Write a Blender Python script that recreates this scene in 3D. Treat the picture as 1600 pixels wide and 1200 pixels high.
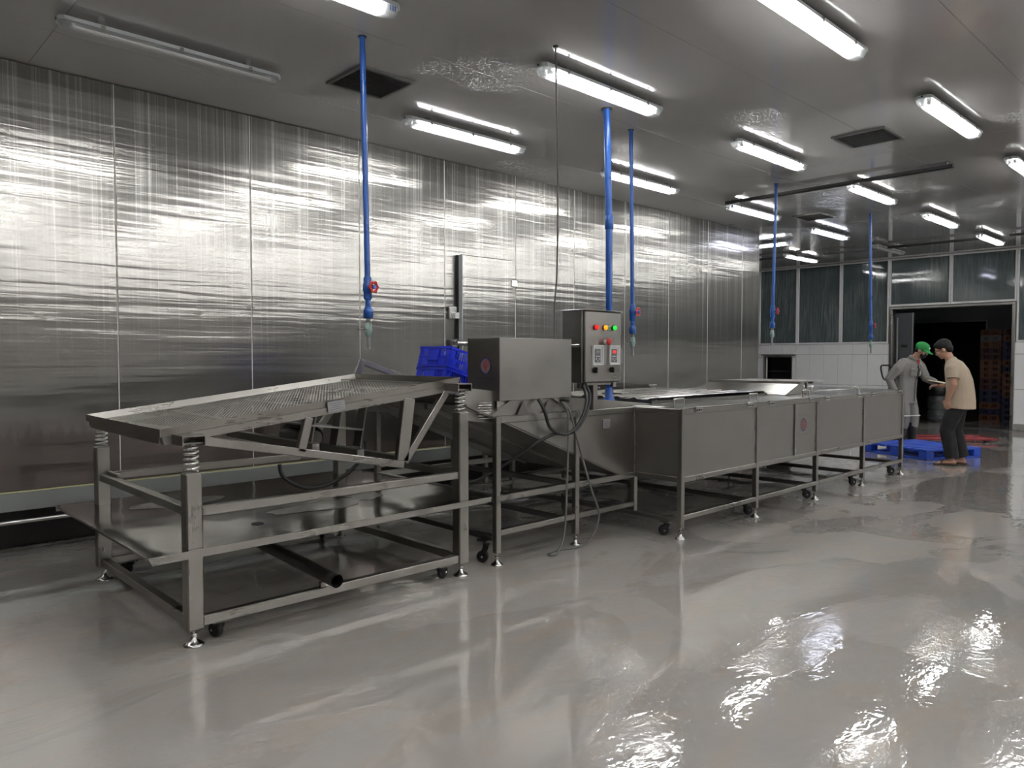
import bpy, bmesh, math, random
from mathutils import Vector, Matrix, noise as mnoise

for o in list(bpy.data.objects):
    bpy.data.objects.remove(o, do_unlink=True)
scn = bpy.context.scene
COL = scn.collection
rnd = random.Random(7)
PI = math.pi

# ------------------------------------------------------------------ camera
CAM_YAW, CAM_PITCH, CAM_H, CAM_F = math.radians(46.4), math.radians(2.1), 1.45, 1168.0
cd = bpy.data.cameras.new('camera')
cd.sensor_fit = 'HORIZONTAL'; cd.sensor_width = 36.0
cd.lens = 36.0 * CAM_F / 1600.0
cd.clip_end = 100
cam = bpy.data.objects.new('camera', cd); COL.objects.link(cam)
cam.location = (0, 0, CAM_H)
fw = Vector((math.cos(CAM_YAW) * math.cos(CAM_PITCH), math.sin(CAM_YAW) * math.cos(CAM_PITCH), -math.sin(CAM_PITCH)))
cam.rotation_euler = fw.to_track_quat('-Z', 'Y').to_euler()
scn.camera = cam

# ------------------------------------------------------------------ world, exposure
w = bpy.data.worlds.new('world'); scn.world = w; w.use_nodes = True
w.node_tree.nodes['Background'].inputs[0].default_value = (0.02, 0.02, 0.02, 1)
w.node_tree.nodes['Background'].inputs[1].default_value = 0.3
vs = scn.view_settings
vs.view_transform = 'Standard'; vs.look = 'None'; vs.exposure = 0.92; vs.gamma = 1.0
vs.use_curve_mapping = False
TUBE_POWER = 26.0

# ------------------------------------------------------------------ dimensions of the hall
CEIL = 3.57
WY = 6.40          # steel clad cold room wall
WX = 11.95         # its far end
BX = 17.20         # glazed end wall
HX0, HY0, HY1 = -4.0, -16.0, 9.7

# ================================================================== helpers
def tag(o, label=None, cat=None, group=None, kind=None):
    if label: o['label'] = label
    if cat: o['category'] = cat
    if group: o['group'] = group
    if kind: o['kind'] = kind
    return o

def empty(name, loc=(0, 0, 0), rz=0.0, label=None, cat=None, group=None):
    o = bpy.data.objects.new(name, None); COL.objects.link(o)
    o.location = loc; o.rotation_euler = (0, 0, rz); o.empty_display_size = 0.1
    return tag(o, label, cat, group)

def offs(p):
    v = Vector((0, 0, 0))
    while p is not None:
        v += p.location; p = p.parent
    return v

class MB:
    def __init__(s): s.v = []; s.f = []; s.sm = []
    def add(s, vs, fs, smooth=False):
        b = len(s.v); s.v += [tuple(v) for v in vs]
        s.f += [tuple(i + b for i in f) for f in fs]; s.sm += [smooth] * len(fs)
        return s
    def box(s, x0, x1, y0, y1, z0, z1):
        if x0 > x1: x0, x1 = x1, x0
        if y0 > y1: y0, y1 = y1, y0
        if z0 > z1: z0, z1 = z1, z0
        v = [(x, y, z) for z in (z0, z1) for y in (y0, y1) for x in (x0, x1)]
        return s.add(v, [(0, 2, 3, 1), (4, 5, 7, 6), (0, 1, 5, 4), (2, 6, 7, 3), (0, 4, 6, 2), (1, 3, 7, 5)])
    def cbox(s, x0, x1, y0, y1, z0, z1, c=0.004):
        if x0 > x1: x0, x1 = x1, x0
        if y0 > y1: y0, y1 = y1, y0
        if z0 > z1: z0, z1 = z1, z0
        return s.obox(Matrix.Translation(((x0 + x1) / 2, (y0 + y1) / 2, (z0 + z1) / 2)), x1 - x0, y1 - y0, z1 - z0, c)
    def obox(s, M, sx, sy, sz, c=0.004):
        c = min(c, sx * .3, sy * .3, sz * .3)
        bm = bmesh.new(); bmesh.ops.create_cube(bm, size=1.0)
        for v in bm.verts: v.co = Vector((v.co.x * sx, v.co.y * sy, v.co.z * sz))
        if c > 0: bmesh.ops.bevel(bm, geom=list(bm.edges), offset=c, segments=1, affect='EDGES', profile=0.5)
        return s.frombm(bm, M)
    def frombm(s, bm, M=None, smooth=False):
        bm.verts.ensure_lookup_table(); bm.verts.index_update()
        vs = [(M @ v.co) if M else v.co.copy() for v in bm.verts]
        fs = [[v.index for v in f.verts] for f in bm.faces]
        bm.free(); return s.add(vs, fs, smooth)
    def bar(s, p0, p1, w, h, up=(0, 0, 1), c=0.003):
        p0, p1 = Vector(p0), Vector(p1); d = p1 - p0; L = d.length; d.normalize()
        u = Vector(up)
        if abs(u.dot(d)) > .99: u = Vector((1, 0, 0))
        sd = u.cross(d).normalized(); u = d.cross(sd).normalized()
        M = Matrix(((d.x, sd.x, u.x, 0), (d.y, sd.y, u.y, 0), (d.z, sd.z, u.z, 0), (0, 0, 0, 1)))
        return s.obox(Matrix.Translation((p0 + p1) / 2) @ M, L, w, h, c)
    def tube(s, pts, r, n=10, caps=True, smooth=True, closed=False):
        pts = [Vector(p) for p in pts]; m = len(pts)
        rs = r if isinstance(r, (list, tuple)) else [r] * m
        T = []
        for i in range(m):
            if closed: t = pts[(i + 1) % m] - pts[i - 1]
            else: t = pts[min(i + 1, m - 1)] - pts[max(i - 1, 0)]
            T.append(t.normalized())
        a = Vector((0, 0, 1)) if abs(T[0].z) < .9 else Vector((1, 0, 0))
        N = T[0].cross(a).normalized(); vs = []
        for i in range(m):
            N = (N - T[i] * N.dot(T[i])).normalized(); B = T[i].cross(N)
            for k in range(n):
                an = 2 * PI * k / n
                vs.append(pts[i] + (N * math.cos(an) + B * math.sin(an)) * rs[i])
        fs = []
        for i in range(m if closed else m - 1):
            j = (i + 1) % m
            for k in range(n):
                fs.append((i * n + k, i * n + (k + 1) % n, j * n + (k + 1) % n, j * n + k))
        s.add(vs, fs, smooth)
        if caps and not closed:
            s.add(vs[:n], [tuple(range(n))[::-1]]); s.add(vs[-n:], [tuple(range(n))])
        return s
    def lathe(s, prof, c=(0, 0, 0), n=16, axis='z', smooth=True):
        vs = []
        for (r, h) in prof:
            for k in range(n):
                a = 2 * PI * k / n; x, y = r * math.cos(a), r * math.sin(a)
                p = {'z': (x, y, h), 'x': (h, x, y), 'y': (x, h, -y)}[axis]
                vs.append((p[0] + c[0], p[1] + c[1], p[2] + c[2]))
        fs = []
        for i in range(len(prof) - 1):
            for k in range(n):
                fs.append((i * n + k, i * n + (k + 1) % n, (i + 1) * n + (k + 1) % n, (i + 1) * n + k))
        s.add(vs, fs, smooth)
        m = len(prof)
        s.add(vs[:n], [tuple(range(n))[::-1]]); s.add(vs[(m - 1) * n:], [tuple(range(n))])
        return s
    def prism(s, poly, d0, d1, axis='y'):
        """polygon in the other two axes, extruded along axis"""
        n = len(poly)
        def mk(a, b, d): return {'y': (a, d, b), 'x': (d, a, b), 'z': (a, b, d)}[axis]
        vs = [mk(a, b, d0) for a, b in poly] + [mk(a, b, d1) for a, b in poly]
        fs = [tuple(range(n)), tuple(range(2 * n - 1, n - 1, -1))]
        fs += [(i, i + n, (i + 1) % n + n, (i + 1) % n) for i in range(n)]
        return s.add(vs, fs)
    def ring_loft(s, rings, smooth=True, cap=True):
        n = len(rings[0]); vs = [p for r in rings for p in r]; fs = []
        for i in range(len(rings) - 1):
            for k in range(n):
                fs.append((i * n + k, i * n + (k + 1) % n, (i + 1) * n + (k + 1) % n, (i + 1) * n + k))
        s.add(vs, fs, smooth)
        if cap: s.add(rings[0], [tuple(range(n))[::-1]]); s.add(rings[-1], [tuple(range(n))])
        return s
    def mesh(s, name, off=Vector((0, 0, 0))):
        me = bpy.data.meshes.new(name)
        me.from_pydata([(v[0] - off.x, v[1] - off.y, v[2] - off.z) for v in s.v], [], s.f)
        me.polygons.foreach_set('use_smooth', s.sm)
        bm = bmesh.new(); bm.from_mesh(me); bmesh.ops.recalc_face_normals(bm, faces=bm.faces); bm.to_mesh(me); bm.free()
        me.update(); return me
    def build(s, name, m, parent=None, local=False, label=None):
        """vertices are world coordinates unless local; parents are only translated"""
        off = Vector((0, 0, 0)) if local else offs(parent)
        me = s.mesh(name, off); me.materials.append(m)
        o = bpy.data.objects.new(name, me); COL.objects.link(o)
        if parent is not None: o.parent = parent
        if label: o['label'] = label
        return o

def copy_tree(o, parent=None):
    c = o.copy(); COL.objects.link(c)
    if parent is not None: c.parent = parent
    for ch in list(o.children): copy_tree(ch, c)
    return c

def smooth_pts(P, k=6):
    P = [Vector(p) for p in P]; out = []
    for i in range(len(P) - 1):
        a, b, c, d = P[max(i - 1, 0)], P[i], P[i + 1], P[min(i + 2, len(P) - 1)]
        for j in range(k):
            t = j / k
            out.append(.5 * ((2 * b) + (c - a) * t + (2 * a - 5 * b + 4 * c - d) * t * t + (3 * b - a - 3 * c + d) * t ** 3))
    out.append(P[-1]); return out

def text_part(txt, size, M, m, parent, name='lettering', depth=0.0006, align='CENTER'):
    cu = bpy.data.curves.new(name, 'FONT'); cu.body = txt; cu.size = size
    cu.align_x = align; cu.align_y = 'CENTER'; cu.extrude = depth; cu.resolution_u = 3
    t = bpy.data.objects.new('tmp', cu); COL.objects.link(t)
    bpy.context.view_layer.update()
    me = bpy.data.meshes.new_from_object(t.evaluated_get(bpy.context.evaluated_depsgraph_get()))
    bpy.data.objects.remove(t, do_unlink=True)
    off = offs(parent)
    me.transform(M); me.transform(Matrix.Translation(-off))
    me.materials.clear(); me.materials.append(m); me.name = name
    o = bpy.data.objects.new(name, me); COL.objects.link(o); o.parent = parent
    return o

# ================================================================== materials
def newmat(name):
    m = bpy.data.materials.new(name); m.use_nodes = True
    nt = m.node_tree; b = nt.nodes['Principled BSDF']
    return m, nt, b
def N(nt, typ, **kw):
    n = nt.nodes.new(typ)
    for k, v in kw.items(): setattr(n, k, v)
    return n
def L(nt, a, b): nt.links.new(a, b)
def setp(b, base=None, rough=None, metal=None, spec=None, coat=None, alpha=None, trans=None, emit=None, estr=None):
    I = b.inputs
    if base is not None: I['Base Color'].default_value = (*base, 1)
    if rough is not None: I['Roughness'].default_value = rough
    if metal is not None: I['Metallic'].default_value = metal
    if spec is not None: I['Specular IOR Level'].default_value = spec
    if coat is not None: I['Coat Weight'].default_value = coat
    if alpha is not None: I['Alpha'].default_value = alpha
    if trans is not None: I['Transmission Weight'].default_value = trans
    if emit is not None: I['Emission Color'].default_value = (*emit, 1)
    if estr is not None: I['Emission Strength'].default_value = estr
def nz(nt, vec, scale=(1, 1, 1), nscale=5.0, detail=3.0, rough=.5, dist=0.0, loc=(0, 0, 0)):
    mp = N(nt, 'ShaderNodeMapping'); mp.inputs['Scale'].default_value = scale; mp.inputs['Location'].default_value = loc
    L(nt, vec, mp.inputs['Vector'])
    t = N(nt, 'ShaderNodeTexNoise'); t.inputs['Scale'].default_value = nscale
    t.inputs['Detail'].default_value = detail; t.inputs['Roughness'].default_value = rough; t.inputs['Distortion'].default_value = dist
    L(nt, mp.outputs[0], t.inputs['Vector']); return t.outputs['Fac']
def ramp(nt, fac, stops):
    r = N(nt, 'ShaderNodeValToRGB'); e = r.color_ramp.elements
    while len(e) < len(stops): e.new(.5)
    for i, (p, c) in enumerate(stops):
        e[i].position = p; e[i].color = (c, c, c, 1) if not isinstance(c, tuple) else (*c, 1)
    L(nt, fac, r.inputs[0]); return r.outputs[0]
def math_(nt, op, a, b=None, c=None):
    n = N(nt, 'ShaderNodeMath', operation=op)
    for i, x in enumerate((a, b, c)):
        if x is None: continue
        if isinstance(x, (int, float)): n.inputs[i].default_value = x
        else: L(nt, x, n.inputs[i])
    return n.outputs[0]
def mixc(nt, fac, a, b):
    n = N(nt, 'ShaderNodeMix', data_type='RGBA')
    if isinstance(fac, (int, float)): n.inputs[0].default_value = fac
    else: L(nt, fac, n.inputs[0])
    for i, x in ((6, a), (7, b)):
        if isinstance(x, tuple): n.inputs[i].default_value = (*x, 1)
        else: L(nt, x, n.inputs[i])
    return n.outputs[2]
def bump(nt, b, h, dist, strength=1.0, prev=None):
    n = N(nt, 'ShaderNodeBump'); n.inputs['Strength'].default_value = strength; n.inputs['Distance'].default_value = dist
    L(nt, h, n.inputs['Height'])
    if prev is not None: L(nt, prev, n.inputs['Normal'])
    if b is not None: L(nt, n.outputs[0], b.inputs['Normal'])
    return n.outputs[0]
def pos(nt): return N(nt, 'ShaderNodeNewGeometry').outputs['Position']
def objc(nt): return N(nt, 'ShaderNodeTexCoord').outputs['Object']
def sep(nt, v):
    n = N(nt, 'ShaderNodeSeparateXYZ'); L(nt, v, n.inputs[0]); return n.outputs

def plain(name, base, rough=.5, metal=0.0, var=.12, nscale=8.0, spec=.5, bumpd=0.0, bscale=60):
    m, nt, b = newmat(name); setp(b, base, rough, metal, spec)
    f = nz(nt, objc(nt), nscale=nscale, detail=4)
    d = tuple(max(0, c * (1 - var)) for c in base); l = tuple(min(1, c * (1 + var)) for c in base)
    L(nt, mixc(nt, f, d, l), b.inputs['Base Color'])
    L(nt, ramp(nt, f, [(.25, max(.02, rough * .85)), (.75, min(1, rough * 1.15))]), b.inputs['Roughness'])
    if bumpd: bump(nt, b, nz(nt, objc(nt), nscale=bscale, detail=3), bumpd)
    return m

def steel(name, base=(.335, .322, .30), rough=.3, brush=(1, 40, 40), var=.12, bd=.00003, dents=0.0):
    m, nt, b = newmat(name); setp(b, base, rough, 1.0)
    p = pos(nt)
    big = nz(nt, p, nscale=3.0, detail=4, rough=.6)
    fine = nz(nt, p, scale=brush, nscale=6.0, detail=3)
    d = tuple(c * (1 - var) for c in base); l = tuple(min(1, c * (1 + var)) for c in base)
    L(nt, mixc(nt, big, d, l), b.inputs['Base Color'])
    r = math_(nt, 'ADD', math_(nt, 'MULTIPLY', big, rough * .9), math_(nt, 'MULTIPLY', fine, rough * .3))
    L(nt, math_(nt, 'ADD', r, rough * .45), b.inputs['Roughness'])
    if dents: bump(nt, b, nz(nt, p, nscale=2.2, detail=1), dents)
    return m

M = {}
M['steel'] = steel('brushed_stainless')
M['steel_v'] = steel('stainless_upright', brush=(40, 40, 1))
M['steel_sheet'] = steel('stainless_sheet', base=(.335, .322, .303), rough=.34, brush=(2, 60, 30), dents=.004)
M['steel_bright'] = steel('polished_stainless', base=(.62, .62, .60), rough=.16, brush=(8, 8, 8))
M['steel_lid'] = steel('stainless_lid', base=(.60, .595, .56), rough=.2, brush=(2, 30, 30), dents=.006)
M['spring_steel'] = steel('spring_steel', base=(.82, .82, .80), rough=.25)
M['steel_wet'] = steel('wet_stainless', base=(.30, .29, .265), rough=.13, brush=(5, 5, 5), dents=.012)
M['steel_dark'] = steel('dull_stainless', base=(.23, .22, .21), rough=.4)
M['black_rubber'] = plain('black_rubber', (.012, .012, .013), .45)
M['black_plastic'] = plain('black_plastic', (.015, .015, .016), .35)
M['black_cable'] = plain('black_cable', (.012, .012, .013), .38)
M['grey_cable'] = plain('grey_cable', (.12, .12, .115), .5)
M['blue_pipe'] = plain('blue_pvc', (.012, .082, .34), .3, var=.2)
M['blue_crate'] = plain('blue_crate_plastic', (.012, .035, .72), .38, var=.15)
M['blue_pallet'] = plain('blue_pallet_plastic', (.014, .065, .46), .42, var=.3, nscale=5)
M['grey_pvc'] = plain('grey_pvc', (.20, .21, .21), .45)
M['green_fitting'] = plain('green_grey_fitting', (.20, .30, .27), .45)
M['red_plastic'] = plain('red_plastic', (.50, .03, .025), .35)
M['red_paint'] = plain('red_paint', (.23, .022, .028), .4, var=.3)
M['white_plastic'] = plain('white_plastic', (.75, .76, .76), .35)
M['white_frame'] = plain('white_aluminium', (.66, .67, .67), .35)
M['white_tile'] = plain('white_tile', (.82, .835, .84), .14, var=.03)
M['grout'] = plain('tile_grout', (.20, .205, .20), .8)
M['skirting'] = plain('grey_skirting', (.30, .29, .27), .3)
M['lamp_body'] = plain('lamp_body_grey', (.46, .49, .50), .35)
M['dark_vent'] = plain('dark_vent', (.016, .016, .016), .5)
M['vent_frame'] = plain('vent_frame', (.17, .17, .165), .35, .6)
M['dark_rail'] = plain('dark_rail', (.03, .03, .03), .4)
M['shade_black'] = plain('shade_painted_black', (.012, .010, .010), .5, var=.5)  # near black carries the shade under the steel wall
M['seam'] = plain('pale_joint_sealant', (.62, .62, .58), .5)
M['sealant'] = plain('yellowed_sealant', (.60, .60, .34), .5)
M['strip'] = steel('galvanised_strip', base=(.36, .385, .38), rough=.42)
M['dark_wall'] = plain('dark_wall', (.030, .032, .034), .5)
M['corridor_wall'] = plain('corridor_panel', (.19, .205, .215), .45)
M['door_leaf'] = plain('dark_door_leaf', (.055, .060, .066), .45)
M['far_wall'] = plain('far_hall_wall', (.74, .715, .70), .5, var=.08, nscale=1.0)
M['near_wall'] = plain('brown_hall_wall', (.20, .145, .13), .6, var=.3, nscale=1.0)
M['navy'] = plain('navy_ink', (.015, .02, .10), .5)
M['red_ink'] = plain('red_ink', (.42, .04, .03), .5)
M['ink_field'] = plain('pale_sticker', (.17, .145, .155), .4)
M['blue_ink'] = plain('blue_ink', (.02, .04, .25), .5)
M['plate_print'] = plain('name_plate', (.33, .33, .345), .4, .6)

def lampmat(name, col, strength):
    m, nt, b = newmat(name); setp(b, (.9, .9, .9), .4, emit=col, estr=strength)
    f = nz(nt, objc(nt), nscale=2.0)
    L(nt, ramp(nt, f, [(.2, strength * .97), (.8, strength)]), b.inputs['Emission Strength'])
    e = N(nt, 'ShaderNodeMath', operation='MULTIPLY'); e.inputs[0].default_value = strength
    L(nt, ramp(nt, f, [(.2, .97), (.8, 1.0)]), e.inputs[1]); L(nt, e.outputs[0], b.inputs['Emission Strength'])
    return m
M['tube_lit'] = lampmat('fluorescent_tube', (1.0, .982, .965), TUBE_POWER)
M['tube_violet'] = lampmat('fluorescent_tube_violet', (.80, .82, 1.0), TUBE_POWER * .55)
M['tube_off'] = plain('fluorescent_tube_off', (.72, .72, .70), .25)
M['ind_red'] = lampmat('indicator_red', (1, .02, .015), .35)
M['ind_orange'] = lampmat('indicator_orange', (1, .30, .01), .6)
M['ind_green'] = lampmat('indicator_green', (.02, .75, .06), .45)
for k, c in (('ind_red', (.7, .01, .01)), ('ind_orange', (.8, .3, .01)), ('ind_green', (.01, .5, .04))):
    setp(M[k].node_tree.nodes['Principled BSDF'], c, .25)

def clear_cover(name, amount=.22, tint=(.9, .93, .94)):
    m, nt, b = newmat(name); setp(b, tint, .18)
    f = nz(nt, objc(nt), nscale=4.0)
    L(nt, ramp(nt, f, [(.2, .14), (.8, .24)]), b.inputs['Roughness'])
    tr = N(nt, 'ShaderNodeBsdfTransparent'); mx = N(nt, 'ShaderNodeMixShader')
    tl = N(nt, 'ShaderNodeBsdfTranslucent'); tl.inputs[0].default_value = (*tint, 1)
    m2 = N(nt, 'ShaderNodeMixShader'); m2.inputs[0].default_value = .6
    L(nt, b.outputs[0], m2.inputs[1]); L(nt, tl.outputs[0], m2.inputs[2])
    mx.inputs[0].default_value = amount
    L(nt, tr.outputs[0], mx.inputs[1]); L(nt, m2.outputs[0], mx.inputs[2])
    L(nt, mx.outputs[0], nt.nodes['Material Output'].inputs[0]); return m
M['diffuser'] = clear_cover('clear_diffuser', .30)
M['clear_window'] = clear_cover('clear_window', .16)

def glass_pane():
    m, nt, b = newmat('wet_window_glass')
    p = pos(nt)
    streak = nz(nt, p, scale=(1, 14, .7), nscale=3.0, detail=5, rough=.65)
    patch = nz(nt, p, nscale=.9, detail=3)
    mist = math_(nt, 'MULTIPLY', ramp(nt, streak, [(.40, 0.0), (.72, 1.0)]), ramp(nt, patch, [(.35, 0.0), (.65, 1.0)]))
    L(nt, mixc(nt, mist, (.085, .108, .112), (.27, .30, .30)), b.inputs['Base Color'])
    L(nt, ramp(nt, mist, [(0, .04), (1, .3)]), b.inputs['Roughness'])
    setp(b, spec=.6)
    tr = N(nt, 'ShaderNodeBsdfTransparent'); tr.inputs[0].default_value = (.8, .9, .9, 1)
    mx = N(nt, 'ShaderNodeMixShader'); mx.inputs[0].default_value = .86
    L(nt, tr.outputs[0], mx.inputs[1]); L(nt, b.outputs[0], mx.inputs[2])
    L(nt, mx.outputs[0], nt.nodes['Material Output'].inputs[0]); return m
M['glass'] = glass_pane()

def wall_steel():
    m, nt, b = newmat('rippled_stainless_cladding'); setp(b, (.62, .61, .585), .2, 1.0)
    p = pos(nt); x, y, z = sep(nt, p)
    warp = nz(nt, p, scale=(1, 1, 1), nscale=1.3, detail=2)
    wave = nz(nt, p, scale=(.13, 1, 3.6), nscale=4.4, detail=2.5, rough=.5, dist=.15)
    swell = nz(nt, p, scale=(.45, 1, 1.0), nscale=1.2, detail=1)
    h = math_(nt, 'ADD', math_(nt, 'MULTIPLY', wave, .15), math_(nt, 'MULTIPLY', swell, .28))
    # round dimples pressed into the sheet
    mp = N(nt, 'ShaderNodeMapping'); mp.inputs['Scale'].default_value = (1, 0.001, 1); L(nt, p, mp.inputs[0])
    vor = N(nt, 'ShaderNodeTexVoronoi'); vor.inputs['Scale'].default_value = 3.2; L(nt, mp.outputs[0], vor.inputs['Vector'])
    dim = ramp(nt, vor.outputs['Distance'], [(.0, 1.0), (.16, 0.0)])
    h = math_(nt, 'ADD', h, math_(nt, 'MULTIPLY', dim, .05))
    n1 = bump(nt, None, h, .018)
    grain = nz(nt, p, scale=(60, 1, 1.5), nscale=5, detail=3)
    bump(nt, b, grain, .00009, prev=n1)
    # condensation running down from the top
    col = nz(nt, p, scale=(9, 1, .05), nscale=2.0, detail=4, rough=.7)
    run = nz(nt, p, scale=(30, 1, .10), nscale=2.0, detail=4, rough=.65)
    drip = math_(nt, 'MULTIPLY', ramp(nt, run, [(.46, 0.0), (.62, 1.0)]), ramp(nt, col, [(.44, 0.0), (.58, 1.0)]))
    zt = math_(nt, 'ADD', z, math_(nt, 'MULTIPLY', math_(nt, 'SUBTRACT', run, .5), 3.0))
    drip = math_(nt, 'MULTIPLY', drip, ramp(nt, math_(nt, 'DIVIDE', zt, 3.57), [(.45, .0), (.85, 1.0)]))
    # damp film with a ragged edge near the floor
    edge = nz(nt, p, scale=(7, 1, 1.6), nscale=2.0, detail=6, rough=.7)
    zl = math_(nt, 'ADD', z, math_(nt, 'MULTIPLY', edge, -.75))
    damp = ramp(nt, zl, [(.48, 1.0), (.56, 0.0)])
    blot = nz(nt, p, nscale=1.1, detail=5, rough=.6)
    c = mixc(nt, blot, (.21, .206, .194), (.275, .269, .249))
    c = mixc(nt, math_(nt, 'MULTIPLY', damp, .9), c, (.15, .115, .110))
    c = mixc(nt, math_(nt, 'MULTIPLY', drip, .4), c, (.75, .75, .73))
    L(nt, c, b.inputs['Base Color'])
    r = math_(nt, 'ADD', math_(nt, 'MULTIPLY', blot, .10), .09)
    r = math_(nt, 'ADD', r, math_(nt, 'MULTIPLY', drip, .12))
    L(nt, r, b.inputs['Roughness'])
    L(nt, math_(nt, 'SUBTRACT', 1.0, math_(nt, 'MULTIPLY', drip, .35)), b.inputs['Metallic'])
    setp(b); b.inputs['Anisotropic'].default_value = .97
    tg = N(nt, 'ShaderNodeCombineXYZ'); tg.inputs[0].default_value = 1.0; L(nt, tg.outputs[0], b.inputs['Tangent'])
    # the damp film scatters part of the light widely
    bb = N(nt, 'ShaderNodeBsdfPrincipled'); setp(bb, (.6, .6, .58), .40, 1.0)
    L(nt, mixc(nt, .35, c, (.70, .69, .655)), bb.inputs['Base Color']); L(nt, n1, bb.inputs['Normal'])
    ms = N(nt, 'ShaderNodeMixShader'); ms.inputs[0].default_value = .22
    L(nt, b.outputs[0], ms.inputs[1]); L(nt, bb.outputs[0], ms.inputs[2]); L(nt, ms.outputs[0], nt.nodes['Material Output'].inputs[0])
    return m
M['wall_steel'] = wall_steel()

def ceil_mat():
    m, nt, b = newmat('glossy_ceiling_panel'); setp(b, (.34, .335, .33), .1, 0.0, .7)
    p = pos(nt)
    f = nz(nt, p, nscale=.8, detail=4)
    L(nt, mixc(nt, f, (.37, .36, .357), (.45, .44, .437)), b.inputs['Base Color'])
    L(nt, ramp(nt, nz(nt, p, nscale=1.2, detail=5), [(.3, .05), (.75, .16)]), b.inputs['Roughness'])
    dew = nz(nt, p, nscale=55, detail=2)
    patch = ramp(nt, nz(nt, p, nscale=.55, detail=2), [(.55, 0.0), (.66, 1.0)])
    n1 = bump(nt, None, math_(nt, 'MULTIPLY', ramp(nt, dew, [(.55, 0.0), (.7, 1.0)]), patch), .0016)
    bump(nt, b, nz(nt, p, nscale=1.6, detail=1), .0035, prev=n1)
    b.inputs['Coat Weight'].default_value = .5; b.inputs['Coat Roughness'].default_value = .05
    return m
M['ceiling'] = ceil_mat()

def floor_mat():
    m, nt, b = newmat('wet_grey_epoxy_floor'); setp(b, (.42, .41, .39), .1, 0.0, .6)
    p = pos(nt)
    big = nz(nt, p, nscale=.55, detail=5, rough=.6)
    smear = nz(nt, p, scale=(1.0, 3.2, 1), nscale=1.7, detail=6, rough=.65, dist=.6)
    c = mixc(nt, big, (.38, .37, .355), (.48, .46, .435))
    c = mixc(nt, math_(nt, 'MULTIPLY', ramp(nt, smear, [(.42, 0.0), (.66, 1.0)]), .65), c, (.47, .41, .35))
    L(nt, c, b.inputs['Base Color'])
    wet = ramp(nt, nz(nt, p, scale=(.8, 1.2, 1), nscale=.9, detail=5, rough=.55, dist=.8), [(.46, 0.0), (.50, 1.0)])
    r_dry = ramp(nt, smear, [(.3, .06), (.7, .20)])
    rr = N(nt, 'ShaderNodeMix', data_type='FLOAT'); L(nt, wet, rr.inputs[0]); L(nt, r_dry, rr.inputs[2]); rr.inputs[3].default_value = .03
    L(nt, rr.outputs[0], b.inputs['Roughness'])
    n1 = bump(nt, None, wet, .0012)
    rip = nz(nt, p, scale=(1, 1.6, 1), nscale=3.0, detail=4, rough=.6, dist=.5)
    n2 = bump(nt, None, rip, .003, prev=n1)
    fine = nz(nt, p, nscale=38, detail=2)
    n3 = bump(nt, b, math_(nt, 'MULTIPLY', fine, math_(nt, 'SUBTRACT', 1.0, wet)), .0006, prev=n2)
    L(nt, math_(nt, 'ADD', math_(nt, 'MULTIPLY', wet, .6), .4), b.inputs['Coat Weight']); b.inputs['Coat Roughness'].default_value = .03
    L(nt, n3, b.inputs['Coat Normal'])
    return m
M['floor'] = floor_mat()

# ================================================================== the hall
# floor
fl = MB().box(HX0, 24.0, HY0, 10.4, -.10, 0.0).build('floor', M['floor']); tag(fl, 'wet glossy light grey epoxy floor of the hall', kind='structure')
# ceiling: a slab with long panels under it, open joints between them
ce = MB().box(HX0, BX + .06, HY0, 9.7, CEIL + .03, CEIL + .16).build('ceiling', M['ceiling'])
tag(ce, 'glossy grey panelled ceiling of the hall', kind='structure')
ys = [9.7, 8.40, 7.03, 5.65, 4.27, 2.90, 1.53, .16, -1.21, -2.58, -3.95, -5.32, -6.69, -8.06, -9.43, -10.8, -12.17, -13.54, -14.91, HY0]
xs = [HX0, 1.25, 8.25, 15.25, BX + .06]
g = .0014
for a, b_ in zip(ys[1:], ys[:-1]):
    for c, d in zip(xs[:-1], xs[1:]):
        if a > WY + .3 and d < WX: continue
        MB().box(c + g, d - g, a + g, b_ - g, CEIL, CEIL + .0295).build('ceiling_panel', M['ceiling'], ce)
# steel clad cold room wall
wl = MB().box(HX0, WX - .03, WY + .03, WY + .14, .33, CEIL + .03).box(WX - .14, WX - .03, WY + .14, 9.7, 0, CEIL + .03).build('wall_left', M['seam'])
tag(wl, 'tall rippled stainless steel cold room wall along the left', kind='structure')
seams = [HX0, -3.4, -2.35, -1.3, -.26, .78, 1.818, 2.911, 4.02, 5.088, 6.153, 7.191, 8.235, 9.279, 10.333, 11.38, WX]
g = .004
for a, b_ in zip(seams[:-1], seams[1:]):
    MB().cbox(a + g, b_ - g, WY, WY + .028, .472, CEIL - .004, .003).build('wall_panel', M['wall_steel'], wl)
for a in seams[1:-1]:
    MB().box(a - .0042, a + .0042, WY + .0015, WY + .03, .472, CEIL - .004).build('joint_sealant', M['seam'], wl)
for a, b_ in zip([WY, 7.5, 8.6], [7.5, 8.6, 9.7]):
    MB().cbox(WX - .028, WX, a + g, b_ - g, 0.0, CEIL - .004, .003).build('wall_panel', M['wall_steel'], wl)
MB().box(HX0, WX - .03, WY - .004, WY + .028, .460, .469).build('sealant_line', M['sealant'], wl)
bs = MB().cbox(HX0, WX, WY - .006, WY + .028, .325, .458, .004).build('baseboard_left', M['strip']); tag(bs, 'grey metal strip along the foot of the steel wall', kind='structure')
kk = MB().box(HX0, WX - .03, WY + .30, WY + .40, 0, .40).box(HX0, WX - .03, WY + .03, WY + .30, .315, .33).build('trim_1', M['shade_black']); tag(kk, 'recess under the steel wall, its shade painted black', kind='structure')
gp = empty('guard_pipe', (4.0, WY - .03, 0), label='stainless guard pipe running low along the foot of the steel wall', cat='pipe')
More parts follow.
